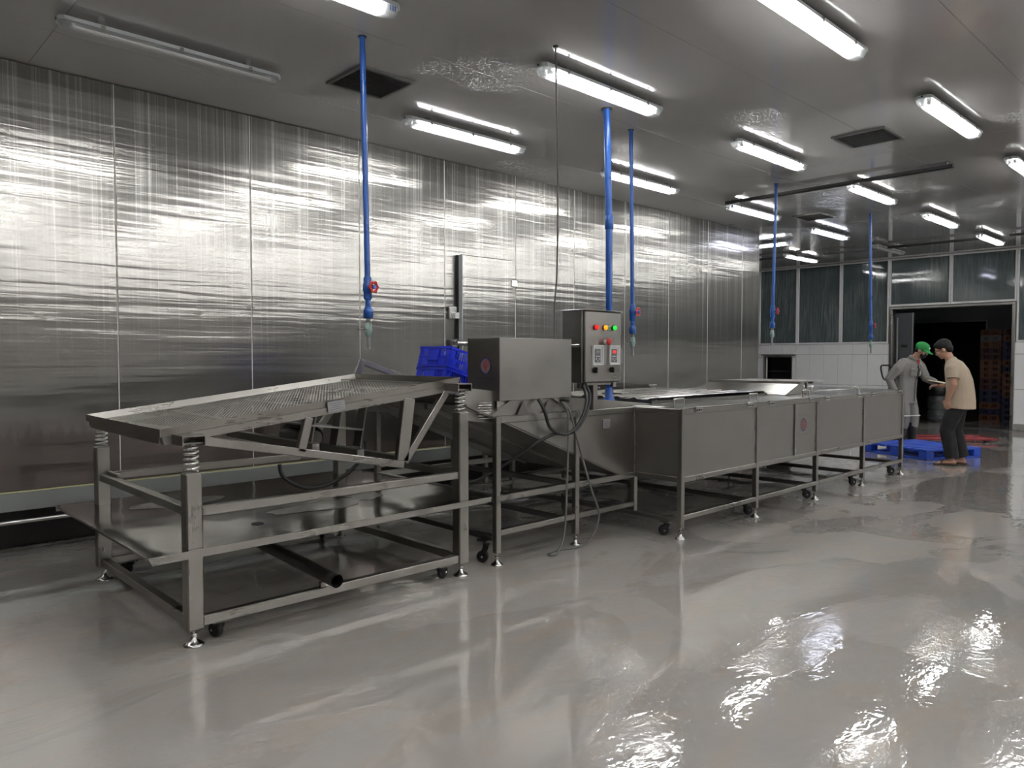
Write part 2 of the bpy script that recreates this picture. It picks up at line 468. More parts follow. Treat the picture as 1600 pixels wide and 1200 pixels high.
MB().tube([(HX0 + .1, WY - .03, .252), (WX - .1, WY - .03, .252)], .016, 12).build('pipe', M['steel_bright'], gp)
for x in (-3, -.9, 1.9, 4.9, 7.9, 10.9):
    MB().box(x - .02, x + .02, WY - .02, WY + .31, .225, .238).box(x - .02, x + .02, WY - .046, WY - .014, .232, .24).build('bracket', M['steel_dark'], gp)

# hall walls behind the camera and on the right
for nm, bx, lab in (('wall_right', (HX0 - .1, 24, HY0 - .1, HY0, 0, CEIL + .16), 'pale wall at the far side of the hall'),
                    ('wall_front', (HX0 - .1, HX0, HY0, WY + .4, 0, CEIL + .16), 'dark wall behind the camera')):
    tag(MB().box(*bx).build(nm, M['near_wall'] if nm == 'wall_front' else M['far_wall']), lab, kind='structure')

# ---- glazed end wall
DY0, DY1, DH = 3.87, 6.08, 2.47          # door opening
SILL = 1.75
wb = MB()
HY_0, HY_1, HZ0, HZ1 = 8.36, 9.04, .90, 1.43     # hatch opening
for (a, b_, c, d) in ((DY1 + .05, HY_0, 0, SILL - .02), (HY_1, 9.7, 0, SILL - .02), (HY_0, HY_1, 0, HZ0), (HY_0, HY_1, HZ1, SILL - .02), (HY0, DY0 - .05, 0, SILL - .02)):
    wb.box(BX + .012, BX + .14, a, b_, c, d)
wbk = wb.build('wall_back', M['grout']); tag(wbk, 'white tiled lower wall below the windows at the far end', kind='structure')
TW, rows = .331, [(.125, .81), (.81, 1.50), (1.50, SILL - .02)]
def tiles(y0, y1, ph):
    y = y0
    k = math.floor((y0 - ph) / TW)
    while True:
        a = max(y0, ph + k * TW); b_ = min(y1, ph + (k + 1) * TW)
        if a >= y1 - .01: break
        for (c, d) in rows:
            rects = [(a, b_, c, d)]
            if b_ > HY_0 and a < HY_1 and d > HZ0 and c < HZ1:
                rects = []
                if c < HZ0: rects.append((a, b_, c, HZ0))
                if d > HZ1: rects.append((a, b_, HZ1, d))
                if a < HY_0: rects.append((a, HY_0, max(c, HZ0), min(d, HZ1)))
                if b_ > HY_1: rects.append((HY_1, b_, max(c, HZ0), min(d, HZ1)))
            for (p, q, r, s) in rects:
                if q - p < .02 or s - r < .02: continue
                MB().cbox(BX, BX + .013, p + .0035, q - .0035, r + .0035, s - .0035, .002).build('tile', M['white_tile'], wbk)
        k += 1
tiles(DY1 + .05, 9.7, 6.265); tiles(2.5, DY0 - .05, 6.265)
MB().box(BX, BX + .013, HY0, 2.5, .125, SILL - .02).build('tile_field', M['white_tile'], wbk)
for i, (a, b_) in enumerate(((DY1 + .05, 9.7), (HY0, DY0 - .05))):
    tag(MB().cbox(BX - .015, BX + .012, a, b_, 0, .122, .01).build('baseboard_back' if i == 0 else 'baseboard_right', M['skirting']), 'grey skirting along the foot of the tiled wall', kind='structure')
# window frames and panes
def fr(mb, y0, y1, z0, z1, d=.05): return mb.cbox(BX - .02, BX - .02 + d + .04, y0, y1, z0, z1, .006)
wn = 0
def window(y0, y1, z0, z1, lab):
    global wn
    wn += 1
    m = MB(); t = .035
    fr(m, y0, y0 + t, z0, z1); fr(m, y1 - t, y1, z0, z1); fr(m, y0 + t, y1 - t, z0, z0 + t + .01); fr(m, y0 + t, y1 - t, z1 - t, z1)
    o = m.build('window_%d' % wn, M['white_frame']); tag(o, lab, kind='structure')
    MB().box(BX + .012, BX + .020, y0 + t - .004, y1 - t + .004, z0 + t + .004, z1 - t + .004).build('window_pane', M['glass'], o)
    return o
ZT = CEIL - .005
ZH = DH + .06
window(8.222, 9.20, SILL - .02, ZT, 'misted window pane above the wall hatch, left beside the steel wall')
window(9.203, 9.69, SILL - .02, ZT, 'narrow window pane hidden behind the end of the steel wall')
window(7.20, 8.219, SILL - .02, ZT, 'misted middle window pane of the three left of the doorway')
window(6.16, 7.197, SILL - .02, ZT, 'window pane next to the doorway on its left')
window(4.96, 6.157, ZH, ZT, 'transom window pane above the left half of the doorway')
window(3.80, 4.957, ZH, ZT, 'transom window pane above the right half of the doorway')
window(2.60, 3.797, SILL - .02, ZT, 'window pane to the right of the doorway at the picture edge')
m = MB()
for k in range(15):
    a = 2.597 - 1.2 * (k + 1); window(a + .003, a + 1.2, SILL - .02, ZT, 'window pane further right beyond the picture edge')
# steel door frame
m = MB().cbox(BX - .03, BX + .16, DY0 - .06, DY0, 0, DH, .005).cbox(BX - .03, BX + .16, DY1, DY1 + .06, 0, DH, .005).cbox(BX - .03, BX + .16, DY0 - .06, DY1 + .06, DH, DH + .05, .005)
tag(m.build('trim_2', M['steel_v']), 'stainless frame around the wide doorway', kind='structure')
# hatch
m = MB()
for (a, b_, c, d) in ((HY_0 - .03, HY_0, HZ0 - .03, HZ1 + .03), (HY_1, HY_1 + .03, HZ0 - .03, HZ1 + .03), (HY_0, HY_1, HZ1, HZ1 + .03), (HY_0, HY_1, HZ0 - .03, HZ0)):
    m.cbox(BX - .02, BX + .14, a, b_, c, d, .004)
hh = empty('wall_hatch', (BX, 8.7, .87), label='small steel framed pass-through hatch in the white tiled wall', cat='hatch')
m.build('frame', M['steel_v'], hh)
MB().cbox(BX - .05, BX - .002, HY_0 - .13, HY_1 + .07, HZ1 + .045, HZ1 + .075, .004).build('rail', M['steel_dark'], hh)
MB().cbox(BX + .02, BX + .05, HY_1 - .05, HY_1 - .02, HZ0, HZ1, .002).build('slide_edge', M['white_frame'], hh)
MB().box(BX + .13, BX + .139, HY_0, HY_1, HZ0 + .18, HZ0 + .2).build('inner_bar', M['steel_dark'], hh)

# ---- dark corridor behind the end wall
IX = 20.0
cw = MB()
cw.box(IX, IX + .1, 6.72, 10.4, 0, CEIL); cw.box(IX, IX + .1, 3.2, 5.0, 0, CEIL); cw.box(IX, IX + .1, 5.0, 6.72, 2.28, CEIL)
cw.box(IX, IX + .1, HY0, 3.2, 0, CEIL)
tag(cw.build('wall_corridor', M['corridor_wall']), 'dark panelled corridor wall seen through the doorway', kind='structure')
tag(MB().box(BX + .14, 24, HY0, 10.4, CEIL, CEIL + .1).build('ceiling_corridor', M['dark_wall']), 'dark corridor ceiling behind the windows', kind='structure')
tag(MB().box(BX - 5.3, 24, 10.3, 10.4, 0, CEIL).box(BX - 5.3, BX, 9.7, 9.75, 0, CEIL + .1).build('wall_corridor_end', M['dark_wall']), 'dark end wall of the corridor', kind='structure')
tag(MB().box(23.9, 24, HY0, 10.4, 0, CEIL).box(IX + .1, 24, 7.4, 7.45, 0, CEIL).box(IX + .1, 24, 4.2, 4.25, 0, CEIL).box(IX + .1, 24, 4.2, 7.45, 2.7, 2.75).build('wall_store_room', M['shade_black']), 'black walls of the unlit store room beyond', kind='structure')
m = MB().box(IX - .02, IX, 6.70, 6.735, 0, 2.30).box(IX - .02, IX, 4.985, 5.015, 0, 2.30).box(IX - .02, IX, 4.985, 6.735, 2.27, 2.30)
tag(m.build('trim_3', M['strip']), 'thin metal edging of the inner dark doorway', kind='structure')
# half open dark sliding door inside the doorway, left
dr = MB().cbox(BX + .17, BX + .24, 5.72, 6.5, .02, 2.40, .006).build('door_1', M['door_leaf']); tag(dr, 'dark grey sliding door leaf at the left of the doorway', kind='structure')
MB().cbox(BX + .155, BX + .17, 5.72, 5.735, .02, 2.40, .002).build('door_edge', M['strip'], dr)
MB().cbox(BX + .15, BX + .172, 5.83, 5.95, 1.66, 1.71, .003).build('door_handle', M['black_plastic'], dr)
MB().cbox(BX + .15, BX + .17, 6.02, 6.05, .5, 2.3, .002).build('door_pull', M['strip'], dr)

# ================================================================== ceiling lights
def tub(mb, levels, n_cut=True):
    rings = []
    for (z, hl, hw, c) in levels:
        rings.append([(-hl, -hw + c, z), (-hl + c, -hw, z), (hl - c, -hw, z), (hl, -hw + c, z), (hl, hw - c, z), (hl - c, hw, z), (-hl + c, hw, z), (-hl, hw - c, z)])
    return mb.ring_loft(rings, smooth=False)
LG = 'tube lights on the hall ceiling'
def make_light(tube_mat):
    r = empty('tube_light', (0, 0, CEIL))
    tub(MB(), [(-.032, .70, .045, .02), (-.036, .725, .062, .03), (-.060, .725, .066, .03)]).build('housing', M['lamp_body'], r, local=True)
    tub(MB(), [(-.060, .715, .058, .028), (-.085, .71, .054, .028), (-.105, .695, .040, .02)]).build('diffuser', M['diffuser'], r, local=True)
    for y in (-.022, .022):
        t = MB().tube([(-.60, y, -.078), (.60, y, -.078)], .0125, 8).build('tube', tube_mat, r, local=True)
        for s in (-1, 1):
            MB().tube([(s * .60, y, -.078), (s * .625, y, -.078)], .0135, 8).box(s * .625, s * .645, y - .012, y + .012, -.092, -.060).build('socket', M['white_plastic'], t, local=True)
    for s in (-1, 1):
        for x in (-.48, 0, .48):
            MB().cbox(x - .012, x + .012, s * .062, s * .074, -.074, -.044, .002).build('clip', M['steel_bright'], r, local=True)
    for x in (-.48, .48):
        MB().box(x - .02, x + .02, -.03, .03, -.034, .0).build('mount', M['steel_bright'], r, local=True)
    MB().lathe([(.008, -.002), (.008, .02)], (-.727, .0, -.048), 8, 'x').build('cable_gland', M['black_plastic'], r, local=True)
    return r
proto = {'lit': make_light(M['tube_lit']), 'off': make_light(M['tube_off']), 'violet': make_light(M['tube_violet'])}
used = set()
def light(x, y, kind='lit', label=None, rz=0.0):
    o = proto[kind] if kind not in used else copy_tree(proto[kind])
    used.add(kind); o.location = (x, y, CEIL); o.rotation_euler = (0, 0, rz)
    tag(o, label or 'unseen lit tube light added to continue the ceiling rows beyond the picture edge', 'ceiling light', LG)
    return o
colx = [-1.45 + .725 - .02, 1.21 + .725 - .02, 3.86 + .72, 6.51 + .75, 9.17 + .74, 11.82 + .74, 14.47 + .75]
RY = [5.40, 3.775, 2.12, .45, -1.2, -2.85, -4.5, -7.8, -11.1, -14.4]  # rows outside the view are unseen, added for lighting and reflections
light(colx[1], 5.30, 'off', 'unlit grey tube light near the steel wall, at the upper left')
named = {(2, 0): 'lit tube light beside the square dark ceiling vent near the steel wall',
         (1, 1): 'lit tube light cut by the top edge, marked with three blue strokes',
         (2, 1): 'lit tube light behind the thin grey hanging cable',
         (3, 0): 'lit tube light crossed by the two neighbouring blue pipes',
         (2, 2): 'largest lit tube light, cut by the top edge at the right',
         (3, 1): 'lit tube light to the left of the ceiling vent in the middle row',
         (3, 2): 'lit tube light up right of the middle ceiling vent',
         (4, 0): 'lit tube light near the steel wall under the left end of the long dark rail',
         (4, 1): 'lit tube light just behind the right half of the long dark rail',
         (4, 2): 'lit tube light cut by the right picture edge',
         (5, 1): 'lit tube light above the top of the farthest blue pipe, to its right',
         (6, 1): 'small lit tube light above the doorway transom windows'}
for r, y in enumerate(RY):
    for c, x in enumerate(colx):
        if (c, r) in ((1, 0), (6, 0), (5, 0)) or (r >= 6 and c < 1): continue
        light(x, y, 'lit', named.get((c, r)))
light(colx[5], 5.47, 'violet', 'dim violet tube light beside the farthest ceiling vent')
light(15.25, 5.48, 'off', 'unlit dark tube light near the glazed end wall') 
light(15.25, 7.22, 'lit', 'small lit tube light in front of the left end windows')
light(12.98, 7.05, 'lit', 'lit tube light set crosswise at the end of the steel wall', rz=PI / 2)
l111 = [o for o in COL.objects if o.get('label', '').startswith('lit tube light cut by the top edge, marked')][0]
for k in range(3):
    t = MB().box(.640 + k * .016, .646 + k * .016, -.0600, -.0575, -.092, -.062).build('marking', M['blue_ink'], l111, local=True)

# ---- ceiling vents
def vent(x0, x1, y0, y1, along, lab):
    o = empty('ceiling_vent', ((x0 + x1) / 2, (y0 + y1) / 2, CEIL), label=lab, cat='vent', group='ceiling vents')
    t = .03; z0, z1 = CEIL - .018, CEIL - .001
    MB().cbox(x0, x1, y0, y0 + t, z0, z1, .003).cbox(x0, x1, y1 - t, y1, z0, z1, .003).cbox(x0, x0 + t, y0 + t, y1 - t, z0, z1, .003).cbox(x1 - t, x1, y0 + t, y1 - t, z0, z1, .003).build('frame', M['vent_frame'], o)
    MB().box(x0 + t, x1 - t, y0 + t, y1 - t, CEIL - .003, CEIL - .001).build('backing', M['dark_vent'], o)
    n = 12
    for k in range(n):
        if along == 'x':
            y = y0 + t + (y1 - y0 - 2 * t) * (k + .5) / n
            MB().bar((x0 + t, y, CEIL - .011), (x1 - t, y, CEIL - .011), .014, .003, (0, .25, .97), 0).build('slat', M['dark_rail'], o)
        else:
            x = x0 + t + (x1 - x0 - 2 * t) * (k + .5) / n
            MB().bar((x, y0 + t, CEIL - .011), (x, y1 - t, CEIL - .011), .015, .003, (-.25, 0, .97), 0).build('slat', M['vent_frame'], o)
vent(2.995, 3.50, 4.74, 5.235, 'x', 'dark square ceiling vent nearest the steel wall, left of a blue pipe top')
vent(7.27, 7.78, 2.67, 3.17, 'y', 'slatted ceiling vent between two rows of tube lights, at right')
vent(10.90, 11.41, 4.87, 5.32, 'y', 'far small ceiling vent above the violet tube light')

# ---- dark rails under the ceiling
def rail(x, y0, y1, lab):
    o = empty('ceiling_rail', (x, (y0 + y1) / 2, CEIL), label=lab, cat='rail', group='dark rails across the ceiling')
    m = MB()
    m.box(x - .03, x + .03, y0, y1, CEIL - .035, CEIL - .031).box(x - .03, x - .026, y0, y1, CEIL - .07, CEIL - .035).box(x + .026, x + .03, y0, y1, CEIL - .07, CEIL - .035)
    m.box(x - .03, x - .012, y0, y1, CEIL - .07, CEIL - .067).box(x + .012, x + .03, y0, y1, CEIL - .07, CEIL - .067)
    m.build('channel', M['dark_rail'], o)
    MB().box(x - .024, x + .024, y0 + .004, y1 - .004, CEIL - .064, CEIL - .037).build('infill', M['vent_frame'], o)
    n = max(2, int((y1 - y0) / 1.2) + 1)
    for k in range(n):
        y = y0 + .06 + (y1 - y0 - .12) * k / (n - 1)
        MB().tube([(x, y, CEIL), (x, y, CEIL - .032)], .006, 6).build('hanger', M['steel_dark'], o)
rail(9.12, 2.63, 5.38, 'long dark rail under the ceiling over the far end of the washing machine')
rail(15.02, 3.88, 6.66, 'dark rail under the ceiling in front of the transom windows')
rail(14.90, 6.88, 8.4, 'short dark rail near the ceiling left of the farthest blue pipe')
rail(15.0, 1.6, 3.44, 'dark rail under the ceiling at the right picture edge')

# ================================================================== cold room door on the steel wall
do = empty('cold_room_door', (5.6, WY - .08, 0), label='narrow stainless cold room door with latch on the rippled steel wall', cat='door')
MB().cbox(5.262, 6.03, WY - .085, WY - .012, .50, 2.565, .006).build('leaf', M['wall_steel'], do)
MB().box(5.238, 5.262, WY - .03, WY - .002, .50, 2.56).build('gasket', M['black_rubber'], do)
MB().cbox(5.258, 5.268, WY - .09, WY - .02, .50, 2.567, .002).build('edge_strip', M['lamp_body'], do)  # pale grey paint stands in for light reflected off the leaf edge
MB().box(6.03, 6.045, WY - .05, WY - .002, .50, 2.55).build('gasket', M['black_rubber'], do)
m = MB().cbox(5.12, 5.235, WY - .035, WY - .002, 1.86, 2.0, .006).build('lock_plate', M['steel_bright'], do)
MB().cbox(5.17, 5.235, WY - .075, WY - .034, 1.865, 1.93, .006).build('lock_body', M['white_plastic'], m)
m = MB().cbox(5.13, 5.23, WY - .06, WY - .002, 1.55, 1.645, .012).build('hinge', M['steel_bright'], do)
MB().tube([(5.18, WY - .085, 1.60), (5.40, WY - .11, 1.60)], .026, 10).build('handle', M['steel_bright'], m)
for z in (.9, 2.3):
    MB().cbox(6.0, 6.09, WY - .1, WY - .004, z - .04, z + .04, .006).build('hinge', M['steel_bright'], do)

# ================================================================== small reusable pieces
def foot(mb_parent, x, y, ztop, r=.045):
    MB().tube([(x, y, .02), (x, y, ztop)], .008, 8).lathe([(.016, .045), (.016, .062)], (x, y, 0), 6, smooth=False).lathe([(r, .0), (r, .006), (r * .8, .014), (r * .35, .028), (.012, .045)], (x, y, 0), 18).build('foot', M['steel_bright'], mb_parent)

def caster(root, x, y, ztop, ang=0.0):
    """swivel caster under a plate at height ztop"""
    r = .042; dx, dy = math.cos(ang) * .028, math.sin(ang) * .028
    nx, ny = -math.sin(ang), math.cos(ang)
    cx, cy = x + dx, y + dy
    m = MB().cbox(x - .04, x + .04, y - .035, y + .035, ztop - .006, ztop, .002)
    m.lathe([(.026, ztop - .028), (.030, ztop - .006)], (x, y, 0), 12)
    for s in (-1, 1):
        p = Vector((cx + nx * s * .022, cy + ny * s * .022, r)); q = Vector((x + nx * s * .022, y + ny * s * .022, ztop - .02))
        m.bar(p, q, .034, .004, (nx, ny, 0), .001)
    c = m.build('caster', M['black_plastic'], root)
    a = Vector((nx, ny, 0)); ctr = Vector((cx, cy, r))
    MB().tube([ctr - a * .017, ctr - a * .012, ctr + a * .012, ctr + a * .017], [r * .85, r, r, r * .85], 18).build('wheel', M['black_rubber'], c)
    MB().tube([ctr - a * .03, ctr + a * .03], .008, 8).build('axle_bolt', M['steel_bright'], c)
    return c

def logo(parent, Mx, s):
    """scalloped navy ring with a red monogram, drawn flat in XY of Mx"""
    off = offs(parent)
    def flat(polys, name, mat, par, d):
        mb = MB()
        for p in polys:
            vs = [Mx @ Vector((x * s, y * s, d)) for x, y in p]
            mb.add(vs, [tuple(range(len(vs)))])
        return mb.build(name, mat, par)
    base = flat([[(math.cos(a) * .86, math.sin(a) * .86) for a in [2 * PI * k / 32 for k in range(32)]]], 'logo', M['ink_field'], parent, .0012)
    n = 72; ring = []
    for k in range(n):
        a0, a1 = 2 * PI * k / n, 2 * PI * (k + 1) / n
        R = lambda a: .97 + .05 * math.cos(a * 12)
        ring.append([(R(a0) * math.cos(a0), R(a0) * math.sin(a0)), (R(a1) * math.cos(a1), R(a1) * math.sin(a1)), (.82 * math.cos(a1), .82 * math.sin(a1)), (.82 * math.cos(a0), .82 * math.sin(a0))])
    flat(ring, 'logo_ring', M['navy'], base, .0018)
    red = [[(-.50, .02), (-.05, .58), (-.05, .36), (-.32, .02), (-.05, -.30), (-.05, -.52)],
           [(-.06, .58), (.06, .58), (.06, -.62), (-.06, -.62)],
           [(.06, .58), (.30, .58), (.55, .28), (.55, .02), (.30, -.14), (.06, -.14), (.06, .02), (.26, .02), (.36, .12), (.36, .26), (.22, .40), (.06, .40)],
           [(-.22, -.04), (-.10, .10), (-.10, -.45), (-.22, -.30)], [(.12, -.2), (.26, -.2), (.26, -.5), (.12, -.62)]]
    flat(red, 'logo_monogram', M['red_ink'], base, .0024)
    for yy, ww in ((1.45, 1.5), (-1.45, 1.4)):
        n = 14; dash = []
        for k in range(n):
            x0 = -ww + 2 * ww * k / n
            dash.append([(x0, yy - .045), (x0 + 2 * ww / n * .72, yy - .045), (x0 + 2 * ww / n * .72, yy + .045), (x0, yy + .045)])
        flat(dash, 'logo_line', M['steel_dark'], base, .0014)
    return base

# ================================================================== vibrating screen table
S0, S1, F0, F1 = 1.36, 3.10, 3.75, 5.28       # leg corner positions (low x / low y sides)
LEG = .08
vt = empty('vibrating_screen', (2.25, 4.55, 0), label='stainless vibrating screen table with sloping perforated tray on coil springs', cat='sorting table')
legtop = {0: .872, 1: 1.088}
legs = {}
for i, x in enumerate((S0, S1)):
    for j, y in enumerate((F0, F1)):
        o = MB().cbox(x, x + LEG, y, y + LEG, .085, legtop[i], .006).build('leg', M['steel_v'], vt)
        foot(o, x + LEG / 2, y + LEG / 2, .1, .05); legs[i, j] = o
xa, xb, ya, yb = S0 + LEG, S1, F0 + LEG, F1
for (z0, z1) in ((.650, .697), (.095, .145)):
    for y in (F0 + .01, F1 + .02): MB().cbox(xa, xb, y, y + .05, z0, z1, .004).build('rail', M['steel'], vt)
    for x in (S0 + .015, S1 + .015): MB().cbox(x, x + .05, ya, yb, z0, z1, .004).build('rail', M['steel'], vt)
MB().cbox(S0 + .05, S0 + .075, yb - .24, yb - .02, .70, .716, .002).build('corner_strap', M['steel'], vt)
# lower catch tray with a lip, notched around the legs, with a drain hole funnel
sh = MB()
PX0, PX1, PY0, PY1 = 1.165, 3.345, 3.715, 5.46
sh.add([(PX0, PY0, .497), (PX1, PY0, .508), (PX1, PY1, .508), (PX0, PY1, .497),
        (PX0, PY0, .493), (PX1, PY0, .504), (PX1, PY1, .504), (PX0, PY1, .493)],
       [(0, 1, 2, 3), (4, 7, 6, 5), (0, 4, 5, 1), (1, 5, 6, 2), (2, 6, 7, 3), (3, 7, 4, 0)])
shelf = sh.build('catch_tray', M['steel_wet'], vt)
lip = MB()
lip.prism([(PX0, .497), (PX1, .508), (PX1 - .005, .475), (PX0 + .02, .458)], PY0 - .004, PY0)
lip.prism([(PX0, .497), (PX1, .508), (PX1, .475), (PX0, .458)], PY1, PY1 + .004)
lip.box(PX0 - .004, PX0, PY0 + .02, PY1, .485, .497)
lip.build('lip', M['steel'], shelf)
MB().bar((PX0 + .03, PY0 + .012, .472), (PX1 - .03, PY0 + .012, .484), .02, .03).build('stiffener', M['steel'], shelf)
MB().bar((PX0 + .03, PY1 - .03, .472), (PX1 - .03, PY1 - .03, .484), .03, .03).build('stiffener', M['steel'], shelf)
for y in (4.1, 4.6, 5.0): MB().bar((PX0 + .03, y, .475), (PX1 - .03, y, .486), .03, .03).build('stiffener', M['steel_dark'], shelf)
MB().prism([(PX0 + .02, .490), (PX0 + .06, .490), (PX0 + .05, .462), (PX0 + .02, .470)], 4.05, 4.6).build('folded_edge', M['steel_bright'], shelf)
MB().lathe([(.035, 0), (.03, .003)], (1.86, 4.05, .502), 18).build('drain_hole', M['black_rubber'], shelf)
# standing water in shallow pools on the catch tray
def blob(cx, cy, rx, ry, seed, z):
    pts = []
    for k in range(28):
        a = 2 * PI * k / 28
        q = 1 + .35 * mnoise.noise(Vector((math.cos(a) * 1.3 + seed, math.sin(a) * 1.3, seed)))
        pts.append((cx + rx * q * math.cos(a), cy + ry * q * math.sin(a), z + (cx - 2.2) * 0 + (cx + rx * q * math.cos(a) - PX0) * .00505))
    return pts
# screen tray: tilted box. front edge z rises with x
TX0, TX1, TY0, TY1 = 1.285, 3.215, 3.88, 5.20
sl = (1.312 - 1.089) / (3.215 - 1.285)
def tz(x): return 1.089 + (x - TX0) * sl          # top edge height
for y, s in ((TY0, 1), (TY1, -1)):
    # upper flared side sheet
    tray = MB(); tray.add([(TX0, y, tz(TX0)), (TX1, y, tz(TX1)), (TX1, y + s * .012, tz(TX1) - .042), (TX0, y + s * .012, tz(TX0) - .042),
              (TX0, y + s * .004, tz(TX0)), (TX1, y + s * .004, tz(TX1)), (TX1, y + s * .016, tz(TX1) - .042), (TX0, y + s * .016, tz(TX0) - .042)],
             [(0, 1, 2, 3), (7, 6, 5, 4), (0, 4, 5, 1), (3, 2, 6, 7), (0, 3, 7, 4), (1, 5, 6, 2)])
    tray.build('tray_side', M['steel'], vt)
for x, e in ((TX0, 0), (TX1, 1)):
    MB().bar((x, TY0, tz(x) - .021), (x, TY1, tz(x) - .021), .004, .042, c=.001).build('tray_end', M['steel'], vt)
for y, s in ((TY0, 1), (TY1, -1)):
    MB().prism([(TX0 + .01, tz(TX0) - .042), (TX1 - .04, tz(TX1 - .04) - .042), (TX1 - .04, tz(TX1 - .04) - .085), (TX0 + .02, tz(TX0) - .080)], y + s * .006, y + s * .046).build('tray_rail', M['steel'], vt)
MB().bar((TX0 + .03, TY0 + .05, tz(TX0) - .062), (TX0 + .03, TY1 - .05, tz(TX0) - .062), .04, .038).build('tray_rail', M['steel'], vt)
MB().bar((TX1 - .06, TY0 + .05, tz(TX1) - .066), (TX1 - .06, TY1 - .05, tz(TX1) - .066), .04, .04).build('tray_rail', M['steel'], vt)
for f in (.25, .5, .75):
    x = TX0 + (TX1 - TX0) * f
    MB().bar((x, TY0 + .05, tz(x) - .066), (x, TY1 - .05, tz(x) - .066), .03, .03).build('cross_bar', M['steel_dark'], vt)
# perforated sheet: staggered hexagonal holes, one mesh
def perf():
    p = .0215; ry = p * math.sqrt(3) / 2
    vs, fs = [], []
    x0, x1, y0, y1 = TX0 + .045, TX1 - .02, TY0 + .055, TY1 - .055
    nx, ny = int((x1 - x0) / p), int((y1 - y0) / ry)
    Rc, rh = p / math.sqrt(3), p * .36
    for j in range(ny):
        for i in range(nx):
            cx = x0 + (i + .5 + .5 * (j % 2)) * p; cy = y0 + (j + .6) * ry
            b0 = len(vs)
            for R in (Rc, rh):
                for k in range(6):
                    a = PI / 6 + k * PI / 3
                    x, y = cx + R * math.cos(a), cy + R * math.sin(a)
                    vs.append((x, y, tz(x) - .042))
            fs += [(b0 + k, b0 + (k + 1) % 6, b0 + 6 + (k + 1) % 6, b0 + 6 + k) for k in range(6)]
    mb = MB(); mb.add(vs, fs)
    def sheet(a, b_, c, d): mb.add([(a, c, tz(a) - .0415), (b_, c, tz(b_) - .0415), (b_, d, tz(b_) - .0415), (a, d, tz(a) - .0415)], [(0, 1, 2, 3)])
    sheet(TX0, x0 + p * .55, TY0 + .01, TY1 - .01); sheet(x1 - p * .9, TX1, TY0 + .01, TY1 - .01)
    sheet(x0, x1, TY0 + .01, y0 + .004); sheet(x0, x1, y1 - .012, TY1 - .01)
    o = mb.build('perforated_sheet', M['steel'], vt); o['kind'] = 'stuff'
    return o
perf()
np_ = MB().obox(Matrix.Translation((2.27, TY0 - .004, tz(2.27) - .042)) @ Matrix.Rotation(-math.atan(sl), 4, 'Y'), .115, .003, .062, .001).build('name_plate', M['plate_print'], vt)
for k in range(4):
    MB().obox(Matrix.Translation((2.265 + (k % 2) * .006, TY0 - .0062, tz(2.27) - .025 - k * .011)) @ Matrix.Rotation(-math.atan(sl), 4, 'Y'), .075 - .012 * (k % 3), .001, .003, 0).build('print_line', M['steel_dark'], np_)
# spring brackets and coil springs
def spring(x, y, z0, z1):
    turns, n = 5.5, 90; r = .033
    pts = [(x + r * math.cos(2 * PI * turns * t / n), y + r * math.sin(2 * PI * turns * t / n), z0 + .004 + (z1 - z0 - .008) * t / n) for t in range(n + 1)]
    return MB().tube(pts, .0055, 8).build('spring', M['spring_steel'], vt)
for i, x in enumerate((S0, S1)):
    for j, y in enumerate((F0, F1)):
        cx, cy = x + LEG / 2, y + LEG / 2
        zt = tz(cx) - .088 if i == 0 else tz(cx) - .075
        spring(cx, cy, legtop[i], zt + .006)
        inner = TY0 + .02 if j == 0 else TY1 - .02
        m = MB(); y0, y1 = (cy - .05, inner) if j == 0 else (inner, cy + .05)
        m.box(cx - .058, cx + .058, y0, y1, zt + .04, zt + .046).box(cx - .058, cx - .052, y0, y1, zt - .004, zt + .04).box(cx + .052, cx + .058, y0, y1, zt - .004, zt + .04)
        m.box(cx - .052, cx + .052, y0 + .03, y1, zt + .002, zt + .008)
        m.build('spring_bracket', M['steel'], vt)
        MB().lathe([(.010, 0), (.010, .02)], (cx, cy, zt - .01), 8).lathe([(.024, 0), (.024, .006)], (cx, cy, zt - .002), 14).build('bolt', M['steel_dark'], vt)
# triangular trusses under the tray, front and back
for y in (TY0 + .02, TY1 - .06):
    k = (2.755, y, .765)
    MB().bar((1.50, y, tz(1.5) - .10), k, .04, .046).build('truss_bar', M['steel'], vt)
    MB().bar((2.745, y, .79), (2.80, y, tz(2.8) - .08), .04, .085, (1, 0, 0)).build('truss_bar', M['steel_v'], vt)
    MB().bar((2.765, y, .78), (3.10, y, tz(3.1) - .085), .04, .046).build('truss_bar', M['steel'], vt)
    MB().bar((2.05, y, .91), (2.10, y, tz(2.1) - .08), .04, .05, (1, 0, 0)).build('truss_bar', M['steel_v'], vt)
for (x, z) in ((2.73, .80), (2.46, .86), (2.16, .92)):
    MB().bar((x, TY0 + .04, z), (x, TY1 - .08, z), .05, .05).build('cross_bar', M['steel_dark'], vt)
MB().obox(Matrix.Translation((2.45, 4.55, 1.0)) @ Matrix.Rotation(.14, 4, 'Y'), .42, .7, .012, .002).build('motor_plate', M['steel_sheet'], vt)
for x in (2.28, 2.46, 2.64):
    MB().bar((x, 4.95, .86), (x + .05, 4.95, 1.13), .09, .012, (1, 0, 0), .002).build('gusset', M['steel'], vt)
    MB().bar((x, 4.25, .86), (x + .05, 4.25, 1.13), .09, .012, (1, 0, 0), .002).build('gusset', M['steel_dark'], vt)
mo = MB().tube([(2.42, 4.40, .92), (2.42, 4.43, .92), (2.42, 4.75, .92), (2.42, 4.78, .92)], [.05, .075, .075, .05], 20).build('vibration_motor', M['steel_dark'], vt)
MB().cbox(2.35, 2.49, 4.52, 4.66, .98, 1.02, .006).build('terminal_box', M['black_plastic'], mo)
